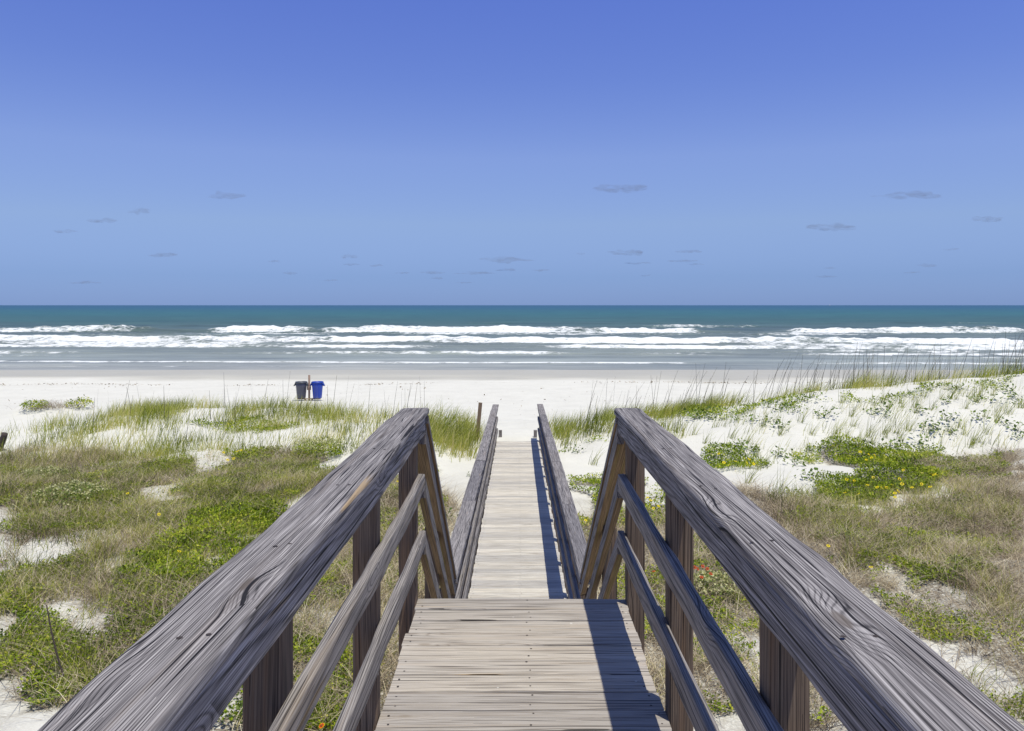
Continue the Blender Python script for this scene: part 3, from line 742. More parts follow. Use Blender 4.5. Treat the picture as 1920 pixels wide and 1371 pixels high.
# upright olive dune grass in clumps
def clumps(xy, per, r, h, wid, **kw):
    x, y = xy
    per = int(per * 1.5); wid = wid * 1.2
    k = len(x)
    if not k: return blades(np.zeros(0), np.zeros(0), h, wid, **kw)
    x = np.repeat(x, per) + rng.normal(0, r, k * per); y = np.repeat(y, per) + rng.normal(0, r, k * per)
    ok = clear(x, y); x, y = x[ok], y[ok]
    hh = h * rng.uniform(0.45, 1.15, len(x))
    if 'tint' not in kw: kw['tint'] = np.clip(0.52 + (fbm(x * 1.7, y * 1.7, 131, 3) - 0.5) * 1.6 + rng.normal(0, 0.28, len(x)), 0, 1)
    return blades(x, y, hh, wid, **kw)
g = []
LEFT_G = [(60, 860), (120, 810), (200, 780), (300, 766), (460, 764), (620, 772), (700, 782), (790, 790), (888, 815), (880, 862), (800, 868), (700, 850), (560, 850), (300, 862)]
g.append(clumps(scatter(LEFT_G, 30, 0.55, 0.46, 0.12, 3), 4, 0.2, 0.46, 0.009, lean=(0.10, 0), bend=0.5, spread=0.42))
g.append(clumps(scatter([(90, 830), (300, 768), (480, 766), (760, 776), (700, 795), (420, 790)], 14, 0.8, 0.44, 0.12, 4), 5, 0.15, 0.52, 0.009, lean=(0.12, 0), bend=0.45, spread=0.40))
g.append(clumps(scatter([(770, 800), (860, 790), (893, 830), (885, 866), (790, 860)], 20, 0.9, 0.42, 0.1, 5), 9, 0.14, 0.60, 0.010, lean=(0.22, 0), bend=0.5, spread=0.32))
g.append(clumps(scatter([(1040, 800), (1150, 800), (1260, 800), (1270, 830), (1150, 828), (1035, 838)], 22, 0.9, 0.42, 0.1, 6), 9, 0.15, 0.62, 0.010, lean=(0.20, 0), bend=0.45, spread=0.32))
g.append(clumps(scatter([(-60, 850), (0, 825), (110, 785), (170, 820), (60, 875), (-60, 880)], 16, 0.8, 0.45, 0.12, 15), 5, 0.15, 0.46, 0.009, lean=(0.05, 0), bend=0.5, spread=0.4))
# ridge line on the right
def ridge(n_, lo, hi, ylo=-0.9, yhi=1.6):
    x = rng.uniform(lo, hi, n_)
    wob = (fbm(x * 0.16, x * 0 + 3.3, 5, 3) - 0.5)
    y = 23.9 + wob * 2.2 + rng.uniform(ylo, yhi, n_)
    keep = rng.uniform(0, 1, n_) < sstep(0.30, 0.52, fbm(x * 0.7, y * 0.7, 55, 3)) * 0.8 + 0.2
    return x[keep], y[keep]
g.append(clumps(ridge(620, 2.6, 19.5), 6, 0.16, 0.46, 0.009, lean=(0.30, 0), bend=0.5, spread=0.28))
g.append(clumps(ridge(260, 10, 20, -0.6, 2.2), 11, 0.12, 0.62, 0.009, lean=(0.22, 0), bend=0.4, spread=0.26))
g.append(clumps(ridge(120, 2.2, 7), 10, 0.10, 0.52, 0.009, lean=(0.28, 0), bend=0.5, spread=0.3))
# thin sprinkling of green blades through the dry ground
g.append(clumps(scatter([(0, 860), (560, 850), (640, 890), (440, 1080), (0, 1371)], 46, 0.8, 0.42, 0.12, 8), 7, 0.06, 0.34, 0.007, lean=(0.08, 0), bend=0.6, spread=0.5))
g.append(clumps(scatter([(1440, 920), (1920, 900), (1920, 1371), (1800, 1300), (1400, 930)], 34, 0.8, 0.49, 0.12, 9), 7, 0.06, 0.36, 0.007, lean=(0.10, 0), bend=0.7, spread=0.5))
g.append(clumps(scatter([(1250, 850), (1560, 840), (1540, 870), (1400, 900), (1300, 880)], 5, 0.5, 0.45, 0.1, 10), 7, 0.06, 0.36, 0.007, lean=(0.15, 0), bend=0.6, spread=0.4))
g.append(clumps(scatter([(440, 1060), (770, 880), (850, 1000), (700, 1371), (420, 1371)], 30, 0.7, 0.40, 0.1, 12), 7, 0.05, 0.26, 0.006, bend=0.7, spread=0.55))
g.append(clumps(scatter([(1110, 960), (1330, 960), (1640, 1260), (1720, 1371), (1110, 1371)], 16, 0.7, 0.45, 0.1, 13), 7, 0.05, 0.26, 0.006, bend=0.7, spread=0.55))
g.append(clumps(scatter([(1270, 800), (1500, 770), (1700, 745), (1920, 715), (1920, 850), (1560, 838), (1320, 850)], 7, 0.8, 0.47, 0.12, 14), 4, 0.12, 0.42, 0.008, lean=(0.28, 0), bend=0.6, spread=0.30))
g.append(clumps(scatter([(250, 790), (760, 785), (860, 830), (640, 850), (300, 850)], 12, 0.8, 0.40, 0.15, 17), 3, 0.2, 0.38, 0.008, lean=(0.1, 0), bend=0.5, spread=0.45))
stuff('dune_grass', g, M_OAT, 'olive green dune grass growing in upright clumps over the sand', 'grass')

# wiry dry grass
g = []
for k, z in enumerate(DRY_Z):
    dens = (20, 22, 22, 18, 24, 26, 18, 22, 10)[k]
    th = (0.44, 0.40, 0.42, 0.43, 0.36, 0.40, 0.43, 0.40, 0.46)[k]
    g.append(clumps(scatter(z, dens, 0.9, th, 0.09, 41), 17, 0.08, 0.30, 0.0055, lean=(0.05, 0), bend=1.0, spread=0.75, segs=5))
    x, y = scatter(z, dens * 15, 0.9, 0.36, 0.1, 41)        # fallen stems
    g.append(blades(x, y, rng.uniform(0.10, 0.32, len(x)), 0.007, bend=0.1, spread=3.0, z=height(x, y) + 0.004, tint=rng.uniform(0, 0.75, len(x))))
x, y = scatter([(1400, 1000), (1640, 1110), (1960, 1100), (2000, 1400), (1900, 1400), (1500, 1371), (1200, 1371), (1200, 1100)], 260, 0.9, 0.47, 0.12, 161)
g.append(blades(x, y, rng.uniform(0.06, 0.22, len(x)), 0.0065, bend=0.1, spread=3.2, z=height(x, y) + 0.004, tint=rng.uniform(0, 0.5, len(x))))
x, y = scatter([(0, 900), (430, 900), (430, 1080), (230, 1371), (-60, 1371), (-60, 1000)], 160, 0.9, 0.48, 0.12, 162)
g.append(blades(x, y, rng.uniform(0.06, 0.24, len(x)), 0.0065, bend=0.1, spread=3.2, z=height(x, y) + 0.004, tint=rng.uniform(0, 0.5, len(x))))
stuff('dry_grass', g, M_DRY, 'wiry grey brown dead grass and fallen stems matted over the dune', 'dry grass')

# tall bare seed stalks standing over the grass
g = []
x, y = ridge(1000, 2.0, 19.8, -0.4, 1.8)
w = sstep(2, 17, x); keep = rng.uniform(0, 1, len(x)) < 0.30 + 0.7 * w
x, y = x[keep], y[keep]
g.append(blades(x, y, rng.uniform(0.6, 1.5, len(x)), 0.0135, lean=(0.15, 0), bend=0.35, spread=0.22, tips=0.5))
x, y = scatter([(60, 850), (200, 780), (460, 764), (860, 800), (760, 840)], 0.9, None, world=False)
g.append(blades(x, y, rng.uniform(0.7, 1.25, len(x)), 0.014, lean=(0.03, 0), bend=0.2, spread=0.2, tips=0.4))
x, y = scatter([(1250, 960), (1560, 960), (1920, 900), (1920, 1100), (1500, 1060)], 1.2, None)
g.append(blades(x, y, rng.uniform(0.4, 0.7, len(x)), 0.007, lean=(0.04, 0), bend=0.2, spread=0.2, tips=0.4))
x, y = scatter([(0, 870), (560, 860), (440, 1080), (0, 1200)], 1.2, None)
g.append(blades(x, y, rng.uniform(0.35, 0.65, len(x)), 0.007, lean=(0.02, 0), bend=0.25, spread=0.25, tips=0.4))
stuff('sea_oat_stalks', g, M_STALK, 'thin dark seed stalks of sea oats standing over the dune crests', 'grass stalks')

# leafy ground cover between the named plants
def mound(xy, hgt, per=1.0):
    x, y = xy
    f = fbm(x * 1.9, y * 1.9, 91, 3)
    zt = height(x, y) + hgt * (0.35 + 1.1 * f) * rng.uniform(0.25, 1.0, len(x)) ** 0.6
    return x, y, zt
def tints(x, y, sc=1.4, seed=95):
    return np.clip(fbm(x * sc, y * sc, seed, 3) * 0.9 + rng.normal(0, 0.28, len(x)), 0, 1)
g = []
for pts, dens, th, hg, sz in GC:
    x, y, z = mound(scatter(pts, dens, 1.5, th, 0.08, 97, mul=1.7), hg)
    g.append(leaves(x, y, z, sz * 1.25, tint=tints(x, y)))
stuff('ground_cover', g, M_LEAF, 'low bright green leafy creepers spreading over the sand between grasses', 'ground cover')

# ------------------------------------------------------------------ named plants
def flower_mesh(name, r, petals, mat, disc_r):
    V, Q, T = [], [], []
    for k in range(petals):
        a = 2 * math.pi * k / petals + random.uniform(-.1, .1); w = math.pi / petals * 1.05
        i = len(V)
        V += [(0.2 * r * math.cos(a), 0.2 * r * math.sin(a), 0), (0.75 * r * math.cos(a - w), 0.75 * r * math.sin(a - w), 0.10 * r), (r * math.cos(a), r * math.sin(a), 0.04 * r), (0.75 * r * math.cos(a + w), 0.75 * r * math.sin(a + w), 0.10 * r)]
        Q.append((i, i + 1, i + 2, i + 3)); T += [random.random()] * 4
    nv = len(V)
    me = mesh_np(name, V, Q, [mat, M_DISC], T)
    return me
def disc_mesh(name, r):
    V, Fc = [], []
    for j, (rr, zz) in enumerate(((1, 0.0), (0.75, 0.35), (0.0, 0.5))):
        for k in range(8):
            V.append((rr * r * math.cos(k * math.pi / 4), rr * r * math.sin(k * math.pi / 4), zz * r + 0.004))
    for j in range(2):
        for k in range(8): Fc.append((j * 8 + k, j * 8 + (k + 1) % 8, (j + 1) * 8 + (k + 1) % 8, (j + 1) * 8 + k))
    return mesh_np(name, V, Fc, M_DISC, smooth=True)
FL_Y = flower_mesh('flower', 0.036, 12, M_YEL, .012); DI_Y = disc_mesh('flower_disc', 0.011)
FL_R = flower_mesh('flower', 0.031, 11, M_RED, .012); DI_R = disc_mesh('flower_disc', 0.013)
RIM_R = flower_mesh('petal_tips', 0.036, 11, M_YEL, .012)

def add_flower(parent, p, fm, dm, s=1.0, nm='flower'):
    o = link(nm, fm, parent)
    o.location = Vector(p) - parent.location
    o.rotation_euler = (random.uniform(0.1, 0.9), random.uniform(-0.5, 0.5), random.uniform(-0.8, 0.8))
    o.scale = (s, s, s)
    c = link('flower_disc', dm, o)
    return o

def plant_patch(name, pts_px, dens, hgt, size, mat, label, cat, flowers=(), group=None, th=0.40, lift=0.20, part='foliage', tr=None):
    x, y = scatter(pts_px, dens, 1.5, th - .04, 0.10, 97, mul=1.6); size *= 1.25
    cx, cy = float(x.mean()), float(y.mean()); cz = float(height(cx, cy))
    root = tag(empty(name, (cx, cy, cz)), label, cat, group)
    x, y, z = mound((x, y), hgt)
    v, q, ti = leaves(x, y, z, size, tint=tints(x, y) if tr is None else np.clip(tints(x, y) * tr, 0, 1))
    link(part, mesh_np(part, v - np.array([cx, cy, cz]), q, mat, ti), root)
    for (px, py) in flowers:
        fx, fy, fz = hit(px, py, lift)
        add_flower(root, (fx, fy, fz + lift), FL_Y, DI_Y, random.uniform(0.85, 1.15))
    return root
def c2(lst, s, ox, oy): return [(ox + a / s, oy + b / s) for a, b in lst]

plant_patch('beach_sunflower', [(1535, 935), (1550, 905), (1600, 890), (1700, 885), (1780, 890), (1770, 920), (1700, 938), (1600, 946)], 1500, 0.20, 0.038, M_LEAF,
            'broad bright green beach sunflower patch with many yellow blooms beside bare white sand', 'plant',
            c2([(628, 348), (853, 362), (400, 365), (466, 376), (580, 410), (790, 408), (875, 400), (1042, 403), (960, 436), (662, 431), (700, 436), (740, 436), (842, 463), (814, 482), (385, 476), (498, 487), (814, 514), (1115, 427), (1123, 320), (1147, 323), (1168, 323), (885, 285)], 4.571, 1500, 820), th=0.36)
plant_patch('beach_sunflower', [(1550, 862), (1570, 840), (1640, 840), (1700, 838), (1760, 850), (1740, 880), (1640, 882)], 1100, 0.20, 0.040, M_LEAF,
            'green beach sunflower patch at the foot of the white sand slope, with few yellow blooms', 'plant',
            c2([(283, 78), (516, 128), (590, 147), (730, 127), (640, 157), (612, 175), (568, 197)], 4.571, 1500, 820), th=0.38)
plant_patch('beach_sunflower', [(1315, 868), (1340, 850), (1430, 846), (1440, 868), (1400, 884), (1340, 882)], 800, 0.16, 0.042, M_LEAF,
            'small thin beach sunflower patch just outside the railing, yellow blooms on open sand', 'plant',
            c2([(163, 638), (203, 636), (296, 676), (374, 664), (360, 682), (232, 684), (400, 690)], 3.0, 1280, 640), th=0.44)
plant_patch('creeper_patch', [(200, 1050), (270, 1020), (350, 990), (430, 960), (530, 945), (520, 1000), (420, 1060), (330, 1110), (250, 1110)], 2100, 0.20, 0.034, M_LEAF,
            'largest lush green leafy mass spreading below the dry grass beside the railing', 'plant',
            [(505, 1058), (336, 1036)], th=0.38)
plant_patch('beach_sunflower', [(405, 862), (420, 848), (470, 842), (500, 850), (470, 866)], 800, 0.14, 0.040, M_LEAF,
            'low green creeper with a knot of yellow blooms between sand hollows', 'plant',
            c2([(1258, 447), (1268, 473), (1280, 488), (1315, 481), (1337, 440), (1356, 434)], 3.0, 0, 700), th=0.36)

def lone_flower(px, py, fm, dm, label, grp, h=0.24, nm='yellow_flower', s=1.0):
    x, y, z = hit(px, py, h)
    r = tag(empty(nm, (x, y, z)), label, 'flower', grp)
    v, q, ti = blades(np.zeros(1), np.zeros(1), h * 1.0, 0.006, lean=(0.0, 0), bend=0.0, spread=0.02, z=np.zeros(1))
    link('stem', mesh_np('stem', v, q, M_LEAF, ti * 0 + 0.3), r)
    k = 12
    v, q, ti = leaves(rng.normal(0, .03, k), rng.normal(0, .03, k), rng.uniform(.02, h * .6, k), 0.06)
    link('leaves', mesh_np('leaves', v, q, M_LEAF, ti), r)
    add_flower(r, (x, y, z + h), fm, dm, s * 0.8)
    return r
for (px, py) in [(239, 926), (298, 965), (1553, 1024), (1633, 1064), (746, 903), (1098, 977), (1220, 940), (1225, 955), (1214, 934), (1235, 950)]:
    lone_flower(px, py, FL_Y, DI_Y, 'single yellow daisy-like bloom on a short stem among dune plants', 'scattered single yellow blooms')
for (px, py) in c2([(767, 838), (835, 900), (756, 925), (722, 862), (806, 860), (695, 845)], 4.57, 1150, 880):
    r = lone_flower(px, py, FL_R, DI_R, 'small red blanket flower seen under the sloping handrail', 'cluster of red blanket flowers', 0.26, 'red_flower')
r = lone_flower(1226, 1073, FL_R, DI_R, 'orange red blanket flower standing apart, between the railing posts', None, 0.26, 'red_flower', 0.9)
r = lone_flower(603, 1366, FL_R, DI_R, 'red flower with yellow petal tips under the mid rails at bottom edge of photo', None, 0.24, 'red_flower', 0.95)
ch = [c for c in r.children if c.name.startswith('flower')][0]
tp = link('petal_tips', RIM_R, ch); tp.location = (0, 0, -0.002)

# shrubs
def shrub(name, px, py, r, h, leafmat, label, cat='shrub', bloom=0.0, nleaf=900, size=0.04, group=None, tscale=1.0, ymax=27.0):
    x0, y0, z0 = hit(px, py, 0.0, ymax)
    root = tag(empty(name, (x0, y0, z0)), label, cat, group)
    th = rng.uniform(0, 2 * math.pi, nleaf); rr = np.sqrt(rng.uniform(0, 1, nleaf)) * r * (0.75 + 0.5 * fbm(th * 1.3, th * 0 + px, 7, 2))
    x = rr * np.cos(th); y = rr * np.sin(th)
    top = h * np.sqrt(np.clip(1 - (rr / (r * 1.25)) ** 2, 0, 1)) * (0.7 + 0.6 * fbm(x * 5, y * 5 + px, 13, 2))
    z = top * rng.uniform(0.1, 1, nleaf) ** 0.5
    v, q, ti = leaves(x, y, z, size, tint=np.clip(tints(x * 4, y * 4) * tscale, 0, 1))
    link('foliage', mesh_np('foliage', v, q, leafmat, ti), root)
    k = 26
    v, q, ti = blades(rng.normal(0, r * .25, k), rng.normal(0, r * .25, k), h * rng.uniform(.5, .9, k), 0.012, bend=.3, spread=.8, z=np.full(k, -0.03))
    link('stems', mesh_np('stems', v, q, M_STALK, ti), root)
    if bloom:
        nb = int(nleaf * bloom)
        s_ = rng.integers(0, nleaf, nb)
        v, q, ti = leaves(x[s_], y[s_], top[s_] + 0.02, 0.030, tilt=0.9, aspect=0.9)
        o = link('blossom', mesh_np('blossom', v, q, M_BLOOM, ti), root); o['kind'] = 'stuff'
    return root
shrub('flowering_shrub', 600, 858, 0.66, 0.42, M_LEAF, 'rounded shrub dusted with pale cream blossoms, behind the sloping handrail', bloom=0.55, nleaf=1700)
shrub('flowering_shrub', 130, 945, 0.60, 0.30, M_VINE, 'pale flowering shrub in dry grass, above the bare sand hollow', bloom=0.7, nleaf=1200)
shrub('flowering_shrub', 1345, 1120, 0.42, 0.22, M_VINE, 'low white flowering plant seen between the handrail and the red flowers', bloom=0.9, nleaf=900, size=0.03)
shrub('flowering_shrub', 85, 905, 0.50, 0.28, M_VINE, 'pale flowering shrub close to the photo edge among dry stems', bloom=0.6, nleaf=900)
shrub('hummock_shrub', 46, 752, 0.50, 0.28, M_LEAF, 'yellow green shrub on top of the sand hummock', nleaf=500, size=0.06, tscale=1.5)
shrub('hummock_shrub', 64, 770, 0.40, 0.34, M_LEAF, 'green shrub in front of grey dead twigs on the sand hummock', nleaf=450, size=0.06, tscale=1.2)
shrub('hummock_shrub', 149, 766, 0.42, 0.34, M_LEAF, 'compact yellow green shrub standing alone on white sand by the grass', nleaf=450, size=0.06, tscale=1.4)
x0, y0, z0 = hit(92, 765)
k = 320
v, q, ti = blades(rng.normal(0, .42, k), rng.normal(0, .3, k), rng.uniform(.12, .34, k), .010, bend=.4, spread=1.3, z=np.full(k, 0.0))
o = link('dead_brush', mesh_np('dead_brush', v, q, M_DRY, ti * .45)); o.location = (x0, y0, z0)
tag(o, 'tangle of grey dead twigs lying between two shrubs on the sand hummock', 'brush', kind='stuff')

# dark green sprigs on the white slope, each a plant of its own
def sprig_mesh(seed):
    k = 30
    x = rng.normal(0, .13, k); y = rng.normal(0, .10, k); z = rng.uniform(.02, .22, k)
    v, q, ti = leaves(x, y, z, 0.075, tilt=.5, aspect=.75)
    return mesh_np('leaves', v, q, M_VINE, ti)
def sprig_stem():
    k = 6
    v, q, ti = blades(rng.normal(0, .05, k), rng.normal(0, .05, k), rng.uniform(.1, .22, k), .010, spread=.8, z=np.full(k, -0.02))
    return mesh_np('stems', v, q, M_STALK, ti)
SPR = [(sprig_mesh(i), sprig_stem()) for i in range(5)]
spots = c2([(495, 365), (560, 385), (355, 400), (395, 445), (500, 455), (540, 480), (620, 395), (700, 330), (730, 310), (800, 415), (1060, 405), (1140, 385), (1350, 400), (1140, 420), (1375, 490), (1430, 500), (1490, 440), (1520, 520), (1670, 430), (1730, 330), (1640, 330), (1840, 280), (1860, 320), (1890, 345), (1790, 460), (1890, 500), (1890, 540), (1480, 345), (150, 430), (290, 440), (80, 430), (190, 400), (1550, 265), (1500, 270), (1320, 575), (1190, 590), (720, 770), (750, 775), (360, 610), (300, 590), (560, 640), (640, 690)], 3.0, 1280, 640)
for i, (px, py) in enumerate(spots):
    x, y, z = hit(px, py + 3)
    r = tag(empty('beach_sprig', (x, y, z), rng.uniform(0, 6)), 'small dark green leafy sprig rooted in the white sand slope', 'plant', 'leafy sprigs on the white sand slope')
    s = rng.uniform(0.75, 1.25); r.scale = (s, s, s)
    for nm, md in zip(('leaves', 'stems'), SPR[i % 5]): link(nm, md, r)
for (px, py, lab) in [(847, 973, 'round leaved vine on sand just below the handrail joint, beside the walkway'), (880, 890, 'tiny leafy seedling on the bare sand left of the walkway handrail'), (1082, 846, 'round leaved vine on white sand beside the walkway handrail, under a grass clump')]:
    x, y, z = hit(px, py + 4)
    r = tag(empty('beach_vine', (x, y, z)), lab, 'plant'); r.scale = (.8, .8, .8) if px != 880 else (.4, .4, .4)
    for nm, md in zip(('leaves', 'stems'), SPR[1]): link(nm, md, r)

# single grass tufts on the white slope
def tuft_mesh():
    k = 17
    v, q, ti = blades(rng.normal(0, .05, k), rng.normal(0, .04, k), rng.uniform(.25, .62, k), .010, lean=(.30, 0), bend=.6, spread=.30, z=np.full(k, -0.03))
    return mesh_np('grass_tuft', v, q, M_OAT, ti * .8)
TUF = [tuft_mesh() for i in range(6)]
tsp = c2([(230, 720), (260, 830), (450, 620), (330, 980), (390, 920), (560, 930), (550, 900), (640, 890), (700, 960), (690, 900), (720, 640), (700, 600), (600, 640), (560, 560), (540, 600), (780, 870), (850, 690), (840, 640), (1010, 660), (800, 860), (1180, 890), (1290, 850), (1330, 910), (1390, 1030), (1410, 1000), (1460, 980), (1540, 900), (1420, 560), (1450, 590), (1350, 650), (1640, 780), (1630, 720), (1750, 700), (1540, 730), (1600, 520), (1480, 520), (1190, 540), (940, 540), (180, 920), (430, 980), (1100, 560), (1860, 640), (1900, 640), (1240, 560), (60, 930), (100, 900), (130, 590)], 5.189, 1550, 640)
tsp += [(1430, 800), (1400, 830), (1340, 800), (1370, 820), (1300, 815), (1460, 815), (1500, 790), (1320, 830), (1150, 880), (1110, 870), (1130, 900), (1460, 925), (1440, 940), (1400, 905), (1550, 830), (1520, 815)]
for i, (px, py) in enumerate(tsp):
    x, y, z = hit(px, py + 2)
    if not bool(clear(np.array(x), np.array(y))): continue
    o = link('grass_tuft', TUF[i % 6])
    o.location = (x, y, z); o.rotation_euler = (0, 0, rng.uniform(-.5, .5)); s = rng.uniform(.7, 1.15); o.scale = (s, s, s)
    tag(o, 'small wind bent tuft of green grass on bare white sand', 'grass tuft', 'separate grass tufts on the white sand')

# ------------------------------------------------------------------ stake, stump, stalk
M_STAKE = wood('tan_stake_wood', (0.46, 0.36, 0.26), (0.30, 0.21, 0.14), (0.12, 0.08, 0.06), (0.34, 0.22, 0.13), contrast=0.6, crack=0.4)
def stake():
    x = (897 - CX) / F * 21.2; y = 21.2; z = float(height(x, y))
    top = EYE - (755 - CY) / F * y
    r = tag(empty('wooden_stake', (x, y, z)), 'thin brown wooden stake leaning in the sand beside the end of the walkway', 'stake')
    a = Acc(); a.board((-0.06, 0, -0.3), (0.055, 0, top - z), (0, 1, 0), 0.098, 0.05, rad=0.004, seg=0.12)
    a.build('shaft', M_STAKE, r)
stake()
def tapered(name, p0, p1, r0, r1, mat, label, cat, bend=0.0, sides=9, rings=9, lump=0.12):
    p0 = np.array(p0); p1 = np.array(p1); V = []
    d = (p1 - p0); L = np.linalg.norm(d); d /= L
    s = np.cross(d, (0, 1, 0.2)); s /= np.linalg.norm(s); w = np.cross(d, s)
    for i in range(rings + 1):
        q = i / rings; r = r0 + (r1 - r0) * q
        c = d * L * q + s * bend * math.sin(q * math.pi) * L
        for k in range(sides):
            a = 2 * math.pi * k / sides; rr = r * (1 + lump * (vnoise(q * 6 + k * 1.7, k * 2.3, 5) - .5) * 2)
            V.append(c + s * rr * math.cos(a) + w * rr * math.sin(a))
    for k in range(sides): V.append(d * (L - r1 * 0.35))
    Fq = [(i * sides + k, i * sides + (k + 1) % sides, (i + 1) * sides + (k + 1) % sides, (i + 1) * sides + k) for i in range(rings + 1) for k in range(sides)]
    o = link(name, mesh_np(name, V, Fq, mat, smooth=True)); o.location = p0
    tag(o, label, cat)
    return o
M_CHAR = simple('dark_driftwood', (0.075, 0.06, 0.05), 0.9, 0.2, 40.0, 0.01)
x, y, z = hit(-2, 845)
tapered('driftwood_stump', (x - .05, y, z - .15), (x + .14, y, z + .42), .085, .07, M_CHAR, 'charred dark stump leaning out of the dune grass at the photo edge', 'stump')
x, y, z = hit(130, 1290)
tapered('dead_stalk', (x, y, z - .05), (x - .27, y + .1, z + .72), .011, .006, M_CHAR, 'bare dark dead stalk leaning over sand near the lower handrail', 'stalk', bend=0.03)

# ------------------------------------------------------------------ trash cans on their post
def lathe(profile, seg=28, mat=None, name='body'):
    V, Fq = [], []
    for (r, z) in profile:
        for k in range(seg):
            a = 2 * math.pi * k / seg; V.append((r * math.cos(a), r * math.sin(a), z))
    for i in range(len(profile) - 1):
        for k in range(seg): Fq.append((i * seg + k, i * seg + (k + 1) % seg, (i + 1) * seg + (k + 1) % seg, (i + 1) * seg + k))
    return mesh_np(name, V, Fq, mat, smooth=True)
def boxmesh(name, boxes, mat):
    V, Fq = [], []
    for (c, s, rot) in boxes:
        b = len(V); R = Matrix.Rotation(rot, 3, 'Y')
        for dx in (-1, 1):
            for dy in (-1, 1):
                for dz in (-1, 1):
                    V.append(Vector(c) + R @ Vector((dx * s[0] / 2, dy * s[1] / 2, dz * s[2] / 2)))
        Fq += [(b, b + 1, b + 3, b + 2), (b + 4, b + 6, b + 7, b + 5), (b, b + 4, b + 5, b + 1), (b + 2, b + 3, b + 7, b + 6), (b, b + 2, b + 6, b + 4), (b + 1, b + 5, b + 7, b + 3)]
    me = mesh_np(name, [tuple(v) for v in V], Fq, mat)
    return me
DT = 40.0
zt = EYE - (746.5 - CY) / F * DT
def can(px, body, rimc, label, nm='trash_can'):
    x = (px - CX) / F * DT
    r = tag(empty(nm, (x, DT, zt)), label, 'trash can')
    mb = simple('can_plastic', body, 0.45, 0.4); mr = simple('can_rim_plastic', rimc, 0.4, 0.4)
    pr = [(0.0, .02), (.19, .02), (.205, 0.0), (.215, 0.03), (.262, .58), (.272, .60), (.272, .64), (.266, .66), (.275, .80), (.25, .80), (.20, .06), (0.0, .06)]
    link('body', lathe(pr, 30, mb, 'body'), r)
    rp = [(.274, .755), (.300, .750), (.305, .79), (.290, .825), (.262, .825), (.255, .80)]
    link('rim', lathe(rp, 30, mr, 'rim'), r)
    for s in (-1, 1):
        V = [(s * .27, -.11, .80), (s * .27, .11, .80), (s * .37, .09, .61), (s * .37, -.09, .61), (s * .255, -.11, .66), (s * .255, .11, .66), (s * .345, .09, .60), (s * .345, -.09, .60)]
        Fq = [(0, 1, 2, 3), (4, 7, 6, 5), (0, 3, 7, 4), (1, 5, 6, 2), (3, 2, 6, 7), (0, 4, 5, 1)]
        link('handle', mesh_np('handle', V, Fq, mr), r)
    return r
can(565.0, (0.085, 0.09, 0.12), (0.06, 0.07, 0.09), 'dark grey plastic trash can hanging on post at the beach')
can(595.2, (0.018, 0.065, 0.42), (0.012, 0.05, 0.34), 'bright blue plastic trash can hanging on post at the beach')
xp = (579.6 - CX) / F * DT; zg = float(height(xp, DT))
r = tag(empty('can_post', (xp, DT + 0.02, zg)), 'slim wooden post standing between the grey and blue trash cans', 'post')
M_PWOOD = simple('post_wood', (0.27, 0.19, 0.15), 0.85, 0.2, 30.0)
link('shaft', boxmesh('shaft', [((0, 0, (EYE - (703.5 - CY) / F * DT - zg - .3) / 2), (.085, .085, EYE - (703.5 - CY) / F * DT - zg + .3), 0)], M_PWOOD), r)
link('crossbar', boxmesh('crossbar', [((0, -.05, zt + .50 - zg), (.19, .05, .19), 0)], M_PWOOD), r)
link('footboard', boxmesh('footboard', [((0, -.06, zt - .035 - zg), (1.15, .09, .05), 0)], M_PWOOD), r)
for s in (-1, 1):
    link('brace', boxmesh('brace', [((s * .13, -.09, zt - .12 - zg), (.05, .03, .28), s * 0.75)], M_PWOOD), r)

# seaweed and shell crumbs along the tide lines
k = 2600
x = rng.uniform(-55, 60, k)
y = 50.0 + (fbm(x * 0.06, x * 0, 71, 3) - 0.5) * 5 + rng.normal(0, .35, k)
keep = rng.uniform(0, 1, k) < sstep(0.42, 0.62, fbm(x * 0.25, x * 0 + 5, 75, 3))
x2 = rng.uniform(-40, 40, 700); y2 = rng.uniform(30, 48, 700); kp2 = fbm(x2 * .2, y2 * .3, 79, 3) > .56
x = np.concatenate([x[keep], x2[kp2]]); y = np.concatenate([y[keep], y2[kp2]])
v, q, ti = leaves(x, y, height(x, y) + 0.012, rng.uniform(.04, .17, len(x)), tilt=.25, aspect=.45)
stuff('seaweed_wrack', [(v, q, ti * .5)], M_DRY, 'broken line of dark seaweed crumbs strewn along the beach', 'seaweed')

# far boat on the horizon
DB = 7000.0
bx = (1556 - CX) / F * DB
r = tag(empty('boat', (bx, DB, -3.2)), 'tiny white boat far out on the horizon', 'boat')
M_BOAT = simple('white_hull', (0.8, 0.8, 0.8), 0.4)
V = []
for (z, k) in ((-.5, .8), (1.8, 1.0)):
    for (xx, yy) in ((-9, -2), (5, -2.2), (10, 0), (5, 2.2), (-9, 2), (-9.5, 0)):
        V.append((xx * k, yy * k, z))
me = bpy.data.meshes.new('hull'); me.from_pydata(V, [], [(i, (i + 1) % 6, 6 + (i + 1) % 6, 6 + i) for i in range(6)] + [tuple(range(6, 12)), tuple(range(5, -1, -1))]); me.materials.append(M_BOAT)
link('hull', me, r)
link('cabin', boxmesh('cabin', [((-1, 0, 3.2), (7, 3, 2.8), 0), ((-2, 0, 5.4), (3.5, 2.4, 1.6), 0)], M_BOAT), r)

